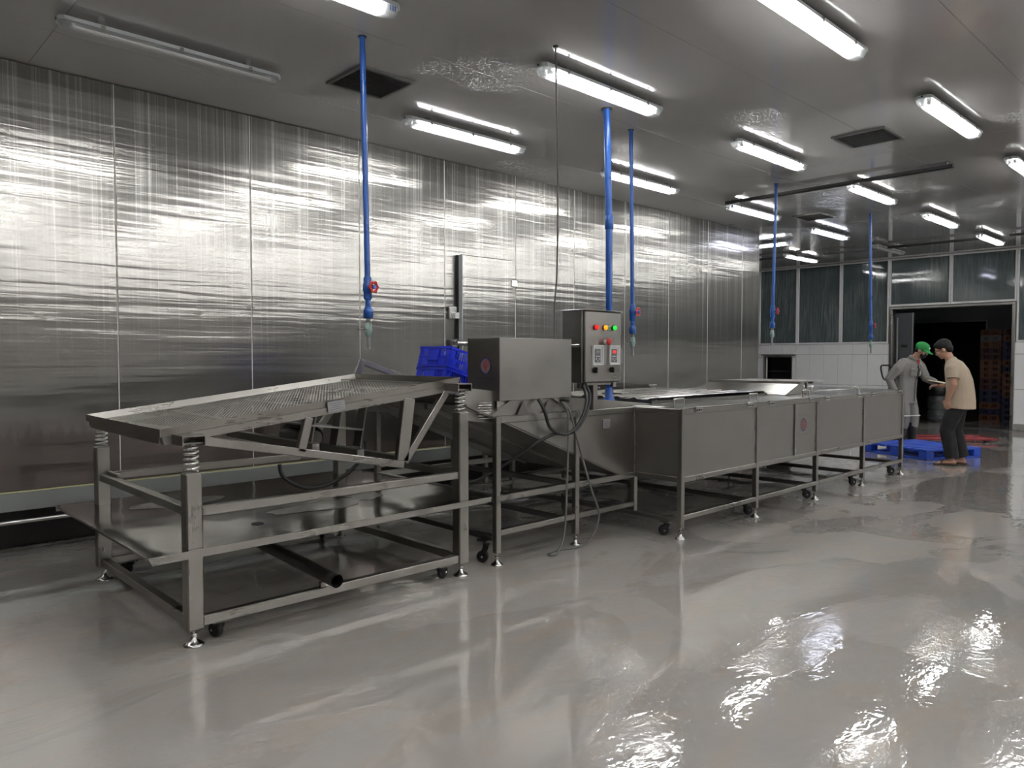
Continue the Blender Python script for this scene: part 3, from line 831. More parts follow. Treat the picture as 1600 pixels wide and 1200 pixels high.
# drain pipe slung below the catch tray
dp = MB(); d0, d1 = Vector((2.13, 4.90, .262)), Vector((2.13, 3.645, .203))
nseg = 20
dp.tube([d0, d1], .038, nseg, caps=False)
dp.tube([d1, d0], .033, nseg, caps=False)
dirv = (d1 - d0).normalized()
o = dp.build('drain_pipe', M['steel_dark'], vt)
MB().cbox(2.10, 2.16, F0 + .02, F0 + .05, .145, .174, .002).build('pipe_rest', M['steel'], vt)
MB().tube([(2.13, 4.86, .495), (2.13, 4.86, .38), (2.13, 4.86, .262)], .036, 16).build('drain_neck', M['steel_dark'], o)
caster(vt, 1.535, 3.80, .095, 1.9); caster(vt, 2.99, 3.82, .095, .3); caster(vt, 1.56, 5.33, .095, 2.2); caster(vt, 2.98, 5.33, .095, 1.0)
for x in (1.535, 2.99):
    for y in (3.80, 5.33): MB().cbox(x - .05, x + .05, y - .045, y + .045, .093, .0965, .001).build('caster_plate', M['steel'], vt)
MB().tube(smooth_pts([(2.08, 4.22, .80), (2.10, 4.20, .72), (2.25, 4.18, .64), (2.48, 4.20, .67), (2.72, 4.30, .78), (2.80, 4.40, .86)]), .012, 8).build('motor_cable', M['black_cable'], vt)
# loose water pools
wm, nt, b = newmat('water_pool'); setp(b, (.30, .30, .28), .02, 0.0, .6)
f = nz(nt, objc(nt), nscale=18, detail=3); L(nt, mixc(nt, f, (.24, .235, .21), (.36, .35, .32)), b.inputs['Base Color'])
L(nt, ramp(nt, f, [(.45, .02), (.7, .25)]), b.inputs['Roughness']); bump(nt, b, nz(nt, objc(nt), nscale=70, detail=2), .001)
M['pool'] = wm
for k, (cx, cy, rx, ry) in enumerate(((2.05, 4.62, .42, .16), (2.35, 4.25, .36, .13), (1.75, 5.0, .3, .13), (2.75, 4.35, .12, .14))):
    pts = blob(cx, cy, rx, ry, k * 3.1 + .5, .4985)
    MB().add(pts, [tuple(range(28))]).build('water_film', M['pool'], shelf)

# ================================================================== washing machine (tank, incline, drive, cabinet)
TKX = [5.03, 6.215, 7.43, 8.615, 9.80]
TY, TB, TT = 3.32, 5.70, 1.04
IY, IB = 3.78, 5.30
wmch = empty('washing_machine', (7.0, 4.5, 0), label='long stainless vegetable washing tank with inclined discharge conveyor', cat='washing machine')
T = .045
# tank legs front and back
for x in TKX:
    for y in (TY, TB - T):
        lg = MB().cbox(x - T / 2, x + T / 2, y, y + T, .085, TT - .002, .004).build('leg', M['steel_v'], wmch)
        foot(lg, x, y + T / 2, .1, .04)
for a, b_ in zip(TKX[:-1], TKX[1:]):
    for y in (TY, TB - T):
        for (z0, z1) in ((TT - .048, TT - .003), (.452, .495), (.150, .190)):
            MB().cbox(a + T / 2, b_ - T / 2, y + .002, y + T - .002, z0, z1, .004).build('rail', M['steel'], wmch)
    MB().cbox(a + T / 2, b_ - T / 2, TY + .012, TY + .018, .493, TT - .046, 0).build('side_panel', M['steel_sheet'], wmch)
    MB().cbox(a + T / 2, b_ - T / 2, TB - .018, TB - .012, .493, TT - .046, 0).build('side_panel', M['steel_sheet'], wmch)
for x in TKX:
    for (z0, z1) in ((.452, .495), (.125, .165)):
        MB().cbox(x - .02, x + .02, TY + T, TB - T, z0, z1, .004).build('cross_rail', M['steel_dark'], wmch)
MB().cbox(TKX[0] - .02, TKX[0] + .02, TY + T, IY, TT - .048, TT - .003, .004).build('rail', M['steel'], wmch)
MB().cbox(TKX[0] - .02, TKX[0] + .02, IB, TB - T, TT - .048, TT - .003, .004).build('rail', M['steel'], wmch)
MB().cbox(TKX[0] - .003, TKX[0] + .003, TY + T, IY, .493, TT - .046, 0).build('end_panel', M['steel_sheet'], wmch)
MB().cbox(TKX[0] - .003, TKX[0] + .003, IB, TB - T, .493, TT - .046, 0).build('end_panel', M['steel_sheet'], wmch)
MB().cbox(TKX[-1] - .003, TKX[-1] + .003, TY + T, TB - T, .493, TT - .046, 0).build('end_panel', M['steel_sheet'], wmch)
MB().cbox(TKX[-1] - .02, TKX[-1] + .02, TY + T, TB - T, TT - .048, TT - .003, .004).build('rail', M['steel'], wmch)
MB().cbox(TKX[0] + .02, TKX[-1] - .02, TY + .02, TB - .02, .46, .468, 0).build('tank_floor', M['steel_dark'], wmch)
MB().cbox(6.93, 6.945, TY - .001, TY + .012, .495, TT - .05, .002).build('panel_seam', M['steel_bright'], wmch)
for x in TKX[1:4]:   # weld flashes beside the posts
    for z in (.62, .83): MB().cbox(x - .045, x - .041, TY + .006, TY + .013, z - .035, z + .035, 0).build('weld_mark', M['steel_bright'], wmch)
# under-tank drain pans
for x in (6.8, 8.0):
    MB().lathe([(.10, .40), (.16, .455)], (x, 4.6, 0), 18).tube([(x, 4.6, .42), (x, 4.6, .30), (x + .05, 4.5, .26), (x + .4, 4.2, .25)], .03, 10).build('drain_sump', M['steel_dark'], wmch)
# flat access lids along both edges with handles and hinges
for k, (a, b_) in enumerate(zip(TKX[:-1], TKX[1:])):
    a2 = a + .01 if k else a - .01
    for (y0, y1) in ((TY + .002, 3.84), (5.22, TB - .002)):
        ld = MB().cbox(a2, b_ - .005, y0, y1, TT - .003, TT + .006, .002).build('access_lid', M['steel_lid'], wmch)
        hx = [5.17, 6.38, 7.45, 8.75][k]; hy = y0 + .14
        MB().tube(smooth_pts([(hx - .07, hy, TT + .006), (hx - .07, hy, TT + .06), (hx - .062, hy, TT + .068), (hx + .062, hy, TT + .068), (hx + .07, hy, TT + .06), (hx + .07, hy, TT + .006)], 3), .006, 8).build('handle', M['steel_bright'], ld)
        if y0 < 4:
            for hx in ([5.244, 6.063], [6.459, 7.273], [7.64, 8.455], [8.852, 9.667])[k]:
                m = MB().cbox(hx - .05, hx + .05, TY - .005, TY + .002, TT - .035, TT + .004, .001).tube([(hx - .06, TY - .006, TT + .004), (hx + .06, TY - .006, TT + .004)], .006, 8)
                h = m.build('hinge', M['steel_bright'], wmch)
                for dx in (-.03, 0, .03): MB().lathe([(.007, -.004), (.007, 0)], (hx + dx, TY - .005, TT - .02), 8, 'y').build('screw', M['black_plastic'], h)
# ribbed centre cover: lengthwise corrugations plus welded pins
def ribbed(x0, x1, y0, y1, z):
    ny = 64; vs = []
    for i, x in enumerate((x0, x0 + (x1 - x0) * .33, x0 + (x1 - x0) * .66, x1)):
        for j in range(ny + 1):
            y = y0 + (y1 - y0) * j / ny
            vs.append((x, y, z + .020 * math.cos(j * 2 * PI * 7 / ny) + .006 * mnoise.noise(Vector((x * 1.1, y * 2.5, 1.7)))))
    fs = [(i * (ny + 1) + j, i * (ny + 1) + j + 1, (i + 1) * (ny + 1) + j + 1, (i + 1) * (ny + 1) + j) for i in range(3) for j in range(ny)]
    m = MB().add(vs, fs, True)
    return m
cv = ribbed(5.36, 7.42, 3.87, 5.20, TT + .028).build('ribbed_cover', M['steel_lid'], wmch)
MB().box(5.355, 5.36, 3.865, 5.205, TT, TT + .034).box(5.355, 7.42, 3.86, 3.866, TT, TT + .022).box(5.355, 7.42, 5.2, 5.206, TT, TT + .03).build('cover_edge', M['steel_dark'], cv)
for x in (5.62, 6.25, 6.9):
    for y in (4.0, 4.38, 4.76): MB().cbox(x - .03, x + .03, y - .008, y + .008, TT + .034, TT + .046, .003).build('cover_tab', M['steel_bright'], cv)
MB().cbox(7.95, 9.78, 3.86, 5.20, TT, TT + .012, .003).build('flat_cover', M['steel_lid'], wmch)
MB().tube(smooth_pts([(8.3, 4.4, TT + .01), (8.3, 4.4, TT + .05), (8.32, 4.38, TT + .055), (8.7, 4.0, TT + .055), (8.72, 3.98, TT + .05), (8.72, 3.98, TT + .01)], 3), .01, 8).build('handle', M['steel_bright'], wmch)
# hood: leaning baffle with flanged top and a top board
hd = MB()
HYa, HYb = 3.64, 4.74
hd.add([(7.36, HYa, 1.055), (7.36, HYb, 1.055), (7.70, HYb, 1.17), (7.70, HYa, 1.17), (7.365, HYa, 1.05), (7.365, HYb, 1.05), (7.705, HYb, 1.165), (7.705, HYa, 1.165)],
       [(0, 1, 2, 3), (7, 6, 5, 4), (0, 4, 5, 1), (1, 5, 6, 2), (2, 6, 7, 3), (3, 7, 4, 0)])
hood = hd.build('hood', M['steel_lid'], wmch)
for y in (HYa, HYb - .004): MB().prism([(7.36, 1.05), (7.70, 1.165), (7.95, 1.06)], y, y + .004).build('hood_end', M['steel'], hood)
MB().cbox(7.69, 7.73, HYa, HYb, 1.160, 1.185, .003).build('hood_flange', M['steel_dark'], hood)
MB().cbox(7.73, 8.42, 3.70, 4.6, 1.170, 1.184, .003).build('hood_board', M['steel'], hood)
MB().bar((7.95, HYa + .05, 1.05), (7.95, HYa + .05, 1.17), .03, .03, (1, 0, 0)).bar((7.95, HYb - .05, 1.05), (7.95, HYb - .05, 1.17), .03, .03, (1, 0, 0)).build('hood_post', M['steel_v'], hood)
MB().lathe([(.03, 0), (.03, .02)], (8.2, 3.76, 1.15), 12).build('hood_knob', M['black_plastic'], hood)
# incline frame
for x in (3.475, 4.295):
    for y in (IY, IB - T):
        lg = MB().cbox(x - T / 2, x + T / 2, y, y + T, .085, TT - .005, .004).build('leg', M['steel_v'], wmch)
        foot(lg, x, y + T / 2, .1, .042)
for y in (IY, IB - T):
    lg = MB().cbox(TKX[0] - T / 2, TKX[0] + T / 2, y, y + T, .16, TT - .005, .004).build('leg', M['steel_v'], wmch)
    for (z0, z1) in ((TT - .052, TT - .006), (.445, .488), (.205, .245)):
        for (a, b_) in ((3.475, 4.295), (4.295, TKX[0])):
            MB().cbox(a + T / 2, b_ - T / 2, y + .002, y + T - .002, z0, z1, .004).build('rail', M['steel'], wmch)
for x in (3.475, 4.295):
    for (z0, z1) in ((.445, .488), (.165, .205)):
        MB().cbox(x - .02, x + .02, IY + T, IB - T, z0, z1, .004).build('cross_rail', M['steel_dark'], wmch)
def pz(x): return 1.0 - (x - 3.54) * (.5 / 1.29)      # pan bottom
for y in (IY + .015, IB - .021):
    MB().prism([(3.54, 1.0), (TKX[0] - .02, 1.0), (TKX[0] - .02, .47), (4.83, .49)], y, y + .006).build('side_panel', M['steel_sheet'], wmch)
MB().prism([(3.20, pz(3.2)), (4.83, .49), (4.83, .478), (3.20, pz(3.2) - .012)], IY + .02, IB - .02).build('incline_pan', M['steel_dark'], wmch)
for y in (4.25, 4.85):
    MB().prism([(3.22, pz(3.22) - .012), (4.8, pz(4.8) - .012), (4.8, pz(4.8) - .04), (3.22, pz(3.22) - .05)], y, y + .04).build('pan_rib', M['steel_dark'], wmch)
# side cheeks of the incline above the frame and the slatted belt
for y in (IY + .07, IB - .09):
    MB().prism([(3.22, 1.02), (3.22, 1.24), (3.60, 1.20), (5.32, 1.045), (5.32, .9), (4.2, .9)], y, y + .006).build('cheek', M['steel_sheet'], wmch)
belt = MB()
def bz(x): return 1.20 - (x - 3.28) * .30
for k in range(62):
    x = 3.26 + k * .034
    belt.tube([(x, IY + .09, bz(x)), (x, IB - .1, bz(x))], .007, 6)
o = belt.build('belt_rods', M['steel'], wmch); o['kind'] = 'stuff'
for k in range(6):
    x = 3.40 + k * .34
    MB().bar((x, IY + .10, bz(x) + .02), (x, IB - .11, bz(x) + .02), .006, .045, (.3, 0, 1), .001).build('belt_flight', M['steel'], wmch)
MB().tube([(3.24, IY + .09, bz(3.24) - .05), (3.24, IB - .1, bz(3.24) - .05)], .045, 16).build('head_drum', M['steel_dark'], wmch)
# discharge chute lip onto the screen
MB().prism([(3.20, 1.13), (3.42, 1.17), (3.42, 1.165), (3.20, 1.125)], IY + .10, IB - .11).build('discharge_lip', M['steel'], wmch)
for k in range(7):
    z = 1.03 + k * .018
    MB().tube([(3.32, IY + .04, z), (3.44, IY + .04, z - .004)], .005, 6).build('guard_rod', M['steel_bright'], wmch)
# leaning end plate of the incline on its far side
MB().bar((3.42, 5.54, 1.24), (3.50, 5.54, 1.425), .03, .06, (1, 0, 0)).bar((3.49, 5.545, 1.41), (4.2, 5.545, 1.17), .03, .05, (0, 0, 1)).build('side_guard', M['steel_v'], wmch)
MB().bar((3.46, 5.56, 1.20), (4.1, 5.56, 1.10), .008, .22, (0, 0, 1)).build('side_guard', M['steel_dark'], wmch)
MB().bar((3.50, IB - .06, .99), (3.50, 5.57, 1.22), .04, .04).bar((4.0, IB - .06, .99), (4.0, 5.57, 1.14), .04, .04).build('guard_arm', M['steel_dark'], wmch)
# drive motor housing on wedge feet
bxm = MB().cbox(3.50, 4.245, 3.80, 4.145, 1.14, 1.582, .004).build('motor_cover', M['steel_sheet'], wmch)
for (x, s) in ((3.40, 1), (4.30, -1)):
    MB().prism([(x, 1.035), (x + s * .20, 1.14), (x + s * .26, 1.14), (x + s * .06, 1.035)], 3.80, 4.02).build('motor_bracket', M['steel'], wmch)
for x in (3.74, 4.0):
    MB().prism([(x - .06, 1.036), (x, 1.13), (x + .06, 1.036)], 3.81, 3.815).build('motor_bracket', M['steel_dark'], wmch)
MB().cbox(3.60, 4.15, 3.88, 4.06, 1.04, 1.142, .004).build('motor_mount', M['steel_dark'], wmch)
MB().cbox(3.50, 4.28, 3.826, 3.83, 1.036, 1.142, .001).build('mount_plate', M['steel_sheet'], wmch)
logo(bxm, Matrix(((0, 0, -1, 3.50), (-1, 0, 0, 3.945), (0, 1, 0, 1.385), (0, 0, 0, 1))), .061)
# control cabinet on a post
cb = MB().cbox(4.34, 4.79, 3.78, 3.985, 1.245, 1.805, .005).build('control_cabinet', M['steel_sheet'], wmch)
MB().cbox(4.345, 4.785, 3.752, 3.779, 1.25, 1.80, .006).build('cabinet_door', M['steel'], cb)
MB().cbox(4.33, 4.80, 3.745, 3.995, 1.806, 1.812, .001).build('rain_lip', M['steel_bright'], cb)
MB().cbox(4.345, 4.385, 3.80, 3.84, 1.205, 1.245, .003).cbox(4.745, 4.785, 3.80, 3.84, 1.205, 1.245, .003).cbox(4.42, 4.72, 3.80, 3.9, 1.225, 1.245, .003).build('cabinet_bracket', M['steel'], cb)
MB().cbox(4.50, 4.555, 3.80, 3.85, .985, 1.235, .004).build('cabinet_post', M['steel_v'], wmch)
def buttonY(x, z, prof, mat, name, par=cb, n=18):
    return MB().lathe(prof, (x, 3.752, z), n, 'y').build(name, mat, par)
for x, mk in ((4.463, 'ind_red'), (4.572, 'ind_orange'), (4.685, 'ind_green')):
    buttonY(x, 1.677, [(.022, -.010), (.022, 0)], M['black_plastic'], 'lamp_collar')
    buttonY(x, 1.677, [(.008, -.028), (.017, -.024), (.019, -.010)], M[mk], 'indicator_lamp')
buttonY(4.583, 1.566, [(.016, -.03), (.018, 0)], M['white_plastic'], 'button_neck')
buttonY(4.583, 1.566, [(.016, -.05), (.026, -.046), (.028, -.034), (.02, -.03)], M['red_plastic'], 'emergency_button')
for x in (4.487, 4.69):
    fx = MB()
    fx.box(x - .06, x + .06, 3.735, 3.752, 1.53, 1.538).box(x - .06, x + .06, 3.735, 3.752, 1.385, 1.393).box(x - .06, x - .052, 3.735, 3.752, 1.393, 1.53).box(x + .052, x + .06, 3.735, 3.752, 1.393, 1.53)
    wdw = fx.build('inverter_window', M['white_plastic'], cb)
    MB().box(x - .052, x + .052, 3.7495, 3.7505, 1.393, 1.53).build('window_backing', M['white_frame'], wdw)
    MB().cbox(x - .034, x + .034, 3.744, 3.750, 1.405, 1.51, .003).build('inverter_keypad', M['black_plastic'], wdw)
    MB().box(x - .02, x + .02, 3.743, 3.7445, 1.475, 1.50).build('display', M['ind_red'] if x > 4.6 else M['steel_dark'], wdw)
    for dx, dz in ((-.018, 1.452), (.0, 1.452), (.018, 1.452), (-.018, 1.432), (.018, 1.432), (0, 1.418)):
        MB().box(x + dx - .006, x + dx + .006, 3.743, 3.7445, dz - .004, dz + .004).build('key', M['white_plastic'], wdw)
    MB().prism([(3.734, 1.390), (3.71, 1.40), (3.71, 1.505), (3.734, 1.535)], x - .058, x + .058, 'x').build('clear_cover', M['clear_window'], wdw)
    k = buttonY(x - .03, 1.345, [(.022, -.012), (.024, 0)], M['black_plastic'], 'selector_switch')
    MB().cbox(x - .035, x - .025, 3.722, 3.745, 1.323, 1.367, .003).build('switch_lever', M['black_plastic'], k)
lt = MB().cbox(4.325, 4.341, 3.80, 3.90, 1.52, 1.545, .004).build('latch', M['steel_bright'], cb)
for z in (1.38, 1.68): MB().tube([(4.79, 3.765, z - .05), (4.79, 3.765, z + .05)], .006, 8).build('door_hinge', M['steel_bright'], cb)
pl = MB().cbox(4.605, 4.695, IY + .009, IY + .014, .878, .948, .001).build('name_plate', M['plate_print'], wmch)
for k in range(4): MB().box(4.615, 4.685 - .01 * (k % 2), IY + .0075, IY + .0095, .890 + .013 * k, .893 + .013 * k).build('print_line', M['steel_dark'], pl)
lp = [o for o in wmch.children if o.name.startswith('side_panel')][2]
logo(lp, Matrix(((1, 0, 0, 7.127), (0, 0, -1, TY + .0115), (0, 1, 0, .782), (0, 0, 0, 1))), .066)
# cables of the machine
def cable(pts, r, mat, par, name='cable', k=7): return MB().tube(smooth_pts(pts, k), r, 8).build(name, mat, par)
cable([(3.874, 3.79, 1.14), (3.875, 3.73, 1.06), (3.92, 3.72, .94), (4.03, 3.72, .885), (4.14, 3.72, .885), (4.25, 3.72, .96), (4.34, 3.73, 1.10), (4.375, 3.80, 1.245)], .013, M['black_cable'], wmch)
cable([(4.41, 3.82, 1.25), (4.41, 3.76, 1.16), (4.36, 3.74, 1.04), (4.24, 3.735, .91), (4.12, 3.735, .872), (3.98, 3.73, .885), (3.83, 3.76, .83), (3.70, 3.90, .70), (3.57, 4.0, .60), (3.42, 4.05, .555), (3.28, 4.1, .60), (3.19, 4.2, .68)], .012, M['black_cable'], wmch)
cable([(4.10, 3.86, 1.1), (4.13, 3.79, 1.13), (4.17, 3.76, 1.12)], .016, M['black_cable'], wmch)
for (x, y) in ((5.075, 3.50), (6.247, 3.46), (7.41, 3.45), (8.54, 3.44), (9.71, 3.45)):
    MB().cbox(x - .05, x + .05, y - .05, y + .05, .108, .126, .002).build('caster_plate', M['steel_dark'], wmch)
    caster(wmch, x, y, .11, {5.075: 2.4, 6.247: -.7, 7.41: -.9, 8.54: -.6, 9.71: -.8}[x])
for (x, y) in ((5.075, 5.5), (7.41, 5.55), (9.71, 5.55)):
    MB().cbox(x - .05, x + .05, y - .05, y + .05, .108, .126, .002).build('caster_plate', M['steel_dark'], wmch); caster(wmch, x, y, .11, 1.0)
MB().cbox(3.425, 3.525, 3.86, 3.96, .148, .167, .002).build('caster_plate', M['steel_dark'], wmch); caster(wmch, 3.475, 3.91, .15, 2.2)

# grey supply cable from the ceiling down to the cabinet, and the slack loop of a second one
gc = empty('power_cable', (3.79, 3.56, CEIL), label='thin grey cable hanging from the ceiling to the back of the control cabinet', cat='cable')
MB().tube(smooth_pts([(3.793, 3.552, CEIL), (3.97, 3.70, 3.087), (4.12, 3.83, 2.66), (4.24, 3.95, 2.1), (4.275, 4.01, 1.80), (4.29, 4.02, 1.55), (4.29, 4.01, 1.35)], 8), .0065, 8).build('cable_run', M['grey_cable'], gc)
MB().lathe([(.018, -.012), (.018, 0)], (3.793, 3.552, CEIL), 10).build('ceiling_gland', M['black_plastic'], gc)
MB().tube(smooth_pts([(4.13, 3.84, 1.13), (4.125, 3.74, 1.06), (4.12, 3.72, .866), (4.094, 3.71, .487), (4.06, 3.70, .157), (3.97, 3.68, .03), (3.915, 3.69, .010), (3.93, 3.74, .010), (4.05, 3.76, .010), (4.22, 3.72, .010), (4.36, 3.71, .05), (4.45, 3.71, .16), (4.46, 3.71, .26), (4.37, 3.715, .454), (4.206, 3.72, .86), (4.15, 3.74, 1.055), (4.14, 3.86, 1.12)], 7), .0075, 8).build('slack_cable', M['grey_cable'], wmch, label='grey cable looping from the motor housing down to the floor')

# ---- blue crates resting on the incline
def make_crate(lx, ly, h):
    """open stacking crate; local origin at bottom centre"""
    parts = []
    t = .004
    body = MB()
    body.box(-lx / 2 + .012, lx / 2 - .012, -ly / 2 + .012, ly / 2 - .012, 0, .004)
    body.box(-lx / 2, lx / 2, -ly / 2, -ly / 2 + .010, h - .02, h).box(-lx / 2, lx / 2, ly / 2 - .010, ly / 2, h - .02, h)
    body.box(-lx / 2, -lx / 2 + .010, -ly / 2, ly / 2, h - .02, h).box(lx / 2 - .010, lx / 2, -ly / 2, ly / 2, h - .02, h)
    for zz in (.0, h * .42):
        body.box(-lx / 2 + .006, lx / 2 - .006, -ly / 2 + .006, -ly / 2 + .012, zz, zz + .014).box(-lx / 2 + .006, lx / 2 - .006, ly / 2 - .012, ly / 2 - .006, zz, zz + .014)
        body.box(-lx / 2 + .006, -lx / 2 + .012, -ly / 2 + .012, ly / 2 - .012, zz, zz + .014).box(lx / 2 - .012, lx / 2 - .006, -ly / 2 + .012, ly / 2 - .012, zz, zz + .014)
    # walls with slots: vertical bars, solid panel near the middle of the short side
    def wall(axis, s, half, o):
        n = int(2 * half / .022)
        for k in range(n + 1):
            u = -half + .008 + (2 * half - .016) * k / n
            solid = (abs(u) > half - .05) or (axis == 'y' and abs(u) < .07)
            w = .0125 if solid else .005
            if axis == 'x': body.box(u - w, u + w, s * o - t / 2, s * o + t / 2, 0, h - .015)
            else: body.box(s * o - t / 2, s * o + t / 2, u - w, u + w, 0, h - .015)
    for s in (-1, 1):
        wall('x', s, lx / 2 - .01, ly / 2 - .010); wall('y', s, ly / 2 - .01, lx / 2 - .010)
    return body
bc = empty('plastic_crate', (3.87, 4.73, 1.075), label='upper blue slotted plastic crate tilted behind the motor housing', cat='crate', group='blue crates on the incline')
tilt = math.radians(16.5)
bc.rotation_euler = (0, tilt, 0); bc.location = (3.92, 4.75, 1.29)
cm = make_crate(.60, .40, .165)
cmesh = cm.build('crate_body', M['blue_crate'], bc, local=True)
MB().box(-.306, -.300, -.07, .07, .05, .13).build('label_panel', M['blue_crate'], bc, local=True)
bc2 = copy_tree(bc); bc2.location = (3.88, 4.75, 1.124); bc2['label'] = 'lower blue slotted plastic crate under the tilted one'

# ================================================================== blue water pipes
def valve_pipe(x, y, dx, zb, lab, hand=True, r=.0188):
    """drop pipe: ceiling to zb, gate valve, coupler, grey hose tail. dx is the lean of the lower end"""
    o = empty('water_pipe', (x, y, CEIL), label=lab, cat='pipe', group='blue drop pipes with valves')
    ux, uy = .724 * dx, -.69 * dx                     # lean to the side
    H = CEIL - zb
    P = lambda t: Vector((x + ux * t, y + uy * t, CEIL - H * t))
    tv, tc, th = 1 - .41 / H, 1 - .235 / H, 1 - .185 / H
    MB().tube([P(0), P(.3), P(.6), P(tc)], r, 12).build('pipe', M['blue_pipe'], o)
    MB().lathe([(.03, -.006), (.03, 0)], tuple(P(0)), 14).build('ceiling_collar', M['dark_rail'], o)
    c = P(tv)
    v = MB().lathe([(r, -.085), (r + .009, -.075), (r + .009, -.03), (r + .014, -.02), (r + .014, .02), (r + .009, .03), (r + .009, .06), (r, .075)], tuple(c), 14).build('valve_body', M['blue_pipe'], o)
    d = Vector((.12, -1.0, .0)).normalized()
    MB().tube([c, c + d * .05], .010, 8).build('valve_stem', M['black_plastic'], v)
    ctr = c + d * .062; a = d; u = Vector((0, 0, 1)); s = a.cross(u)
    wl_ = MB(); n = 24; rim = []
    for k in range(n):
        an = 2 * PI * k / n; rr = .034 + .006 * math.cos(an * 6)
        rim.append(ctr + (s * math.cos(an) + u * math.sin(an)) * rr)
    wl_.tube(rim, .007, 6, closed=True)
    for k in range(3):
        an = PI * k / 3; e = (s * math.cos(an) + u * math.sin(an)) * .03
        wl_.bar(ctr - e, ctr + e, .009, .006, tuple(a))
    hw = wl_.build('valve_wheel', M['red_plastic'], v)
    MB().tube([ctr - a * .004, ctr + a * .012], .014, 10).build('wheel_hub', M['blue_pipe'], v)
    MB().lathe([(r, .05), (r + .013, .025), (r + .013, -.03), (.018, -.032)], tuple(P(tc)), 14).build('coupler', M['blue_pipe'], o)
    MB().tube([P(tc), P(1 - .10 / H)], .0145, 12).build('grey_nipple', M['grey_pvc'], o)
    q = P(1 - .13 / H)
    bv = MB().lathe([(.016, .045), (.022, .040), (.022, .012), (.026, .008), (.026, -.02), (.021, -.025), (.021, -.042), (.016, -.045)], tuple(q), 12).build('hose_valve', M['green_fitting'], o)
    MB().tube([q, q + s * .03 + Vector((0, 0, .0)), q + s * .085], .006, 8).build('valve_lever', M['steel_dark'], bv)
    MB().tube([P(1 - .10 / H), P(1)], .0125, 12).build('hose_tail', M['grey_pvc'], o)
    return o
valve_pipe(2.754, 4.331, .030, 1.503, 'slim blue pipe with red valve wheel, nearest the camera over the screen table')
valve_pipe(5.688, 4.358, .030, 1.46, 'slim blue pipe with red valve wheel just right of the control cabinet')
valve_pipe(8.731, 4.466, -.03, 1.60, 'slim blue pipe with red valve wheel in front of the wall hatch')
valve_pipe(11.57, 4.431, .045, 1.50, 'farthest slim blue pipe with red valve wheel, left of the doorway')
bp = empty('supply_pipe', (5.057, 4.135, CEIL), label='thick blue supply pipe dropping into the tank behind the control cabinet', cat='pipe')
X, Y = 5.057, 4.135
MB().tube([(X, Y, CEIL), (X + .015, Y - .02, 2.58), (X + .02, Y - .025, 1.12)], [.030, .031, .027], 14).build('pipe', M['blue_pipe'], bp)
MB().lathe([(.027, -.06), (.036, -.055), (.036, .06), (.031, .062)], (X + .015, Y - .02, 2.60), 14).build('sleeve', M['blue_pipe'], bp)
MB().lathe([(.05, -.008), (.05, 0)], (X, Y, CEIL), 16).build('ceiling_collar', M['dark_rail'], bp)
bv = MB().lathe([(.05, 1.03), (.055, 1.045), (.05, 1.085), (.034, 1.10), (.034, 1.16), (.027, 1.18)], (X + .02, Y - .025, 0), 16).build('bottom_valve', M['blue_pipe'], bp)
MB().tube([(X - .02, Y + .02, 1.13), (X + .10, Y - .10, 1.13)], .006, 6).build('valve_lever', M['dark_rail'], bv)

# ================================================================== blue pallet on the floor
ang = math.radians(-23.4)
pa = empty('plastic_pallet', (11.35, 3.53, 0), ang, label='scuffed blue plastic pallet lying on the floor at the two people', cat='pallet')
PL, PW = 1.05, 1.12
def pbox(name, *a, c=.006): return MB().cbox(*a, c).build(name, M['blue_pallet'], pa, local=True)
for x in (0, PL / 2 - .07, PL - .14):
    for y in (0, PW / 2 - .07, PW - .14):
        pbox('block', x, x + .14, y, y + .14, .02, .115)
for x in (0, PL / 2 - .05, PL - .10): pbox('runner', x, x + .10, 0, PW, .0, .022)
for y in (0, PW - .10): pbox('bottom_board', .1, PL - .1, y, y + .10, .0, .022)
n = 8
for k in range(n):
    y = k * (PW - .10) / (n - 1)
    pbox('deck_slat', 0, PL, y, y + .10, .115, .145)
for k in range(5):
    x = .09 + k * (PL - .18) / 4
    pbox('deck_rib', x - .02, x + .02, .10, PW - .10, .112, .130, c=.003)

# ================================================================== red pallet truck
pt = empty('pallet_truck', (13.83, 4.58, 0), math.radians(-47), label='red hand pallet truck with black loop handle behind the grey-clad person', cat='pallet truck')
def lp_(mb, name, mat): return mb.build(name, M[mat], pt, local=True)
for y in (-.27, .11):
    f = lp_(MB().cbox(-.05, 1.24, y, y + .16, .035, .085, .012).prism([(1.24, .035), (1.24, .085), (1.35, .062), (1.35, .05)], y + .015, y + .145), 'fork', 'red_paint')
    MB().tube([(1.17, y + .04, .038), (1.17, y + .12, .038)], .036, 14).build('load_roller', M['black_rubber'], f, local=True)
    MB().cbox(1.22, 1.32, y + .04, y + .12, .064, .088, .006).build('fork_tip', M['black_plastic'], f, local=True)
lp_(MB().cbox(-.16, -.04, -.24, .24, .06, .34, .02), 'chassis', 'black_plastic')
lp_(MB().cbox(-.26, -.15, -.09, .09, .12, .48, .02), 'pump', 'black_plastic')
for s in (-1, 1):
    lp_(MB().tube([(-.24, s * .05, .085), (-.24, s * .10, .085)], .085, 20), 'steer_wheel', 'black_rubber')
lp_(MB().tube([(-.24, -.12, .085), (-.24, .12, .085)], .015, 8), 'axle', 'steel_dark')
lp_(MB().tube([(-.24, 0, .40), (-.36, 0, 1.02)], .018, 10), 'tiller', 'black_plastic')
a0, a1 = Vector((-.36, 0, 1.02)), Vector((-.42, 0, 1.30))
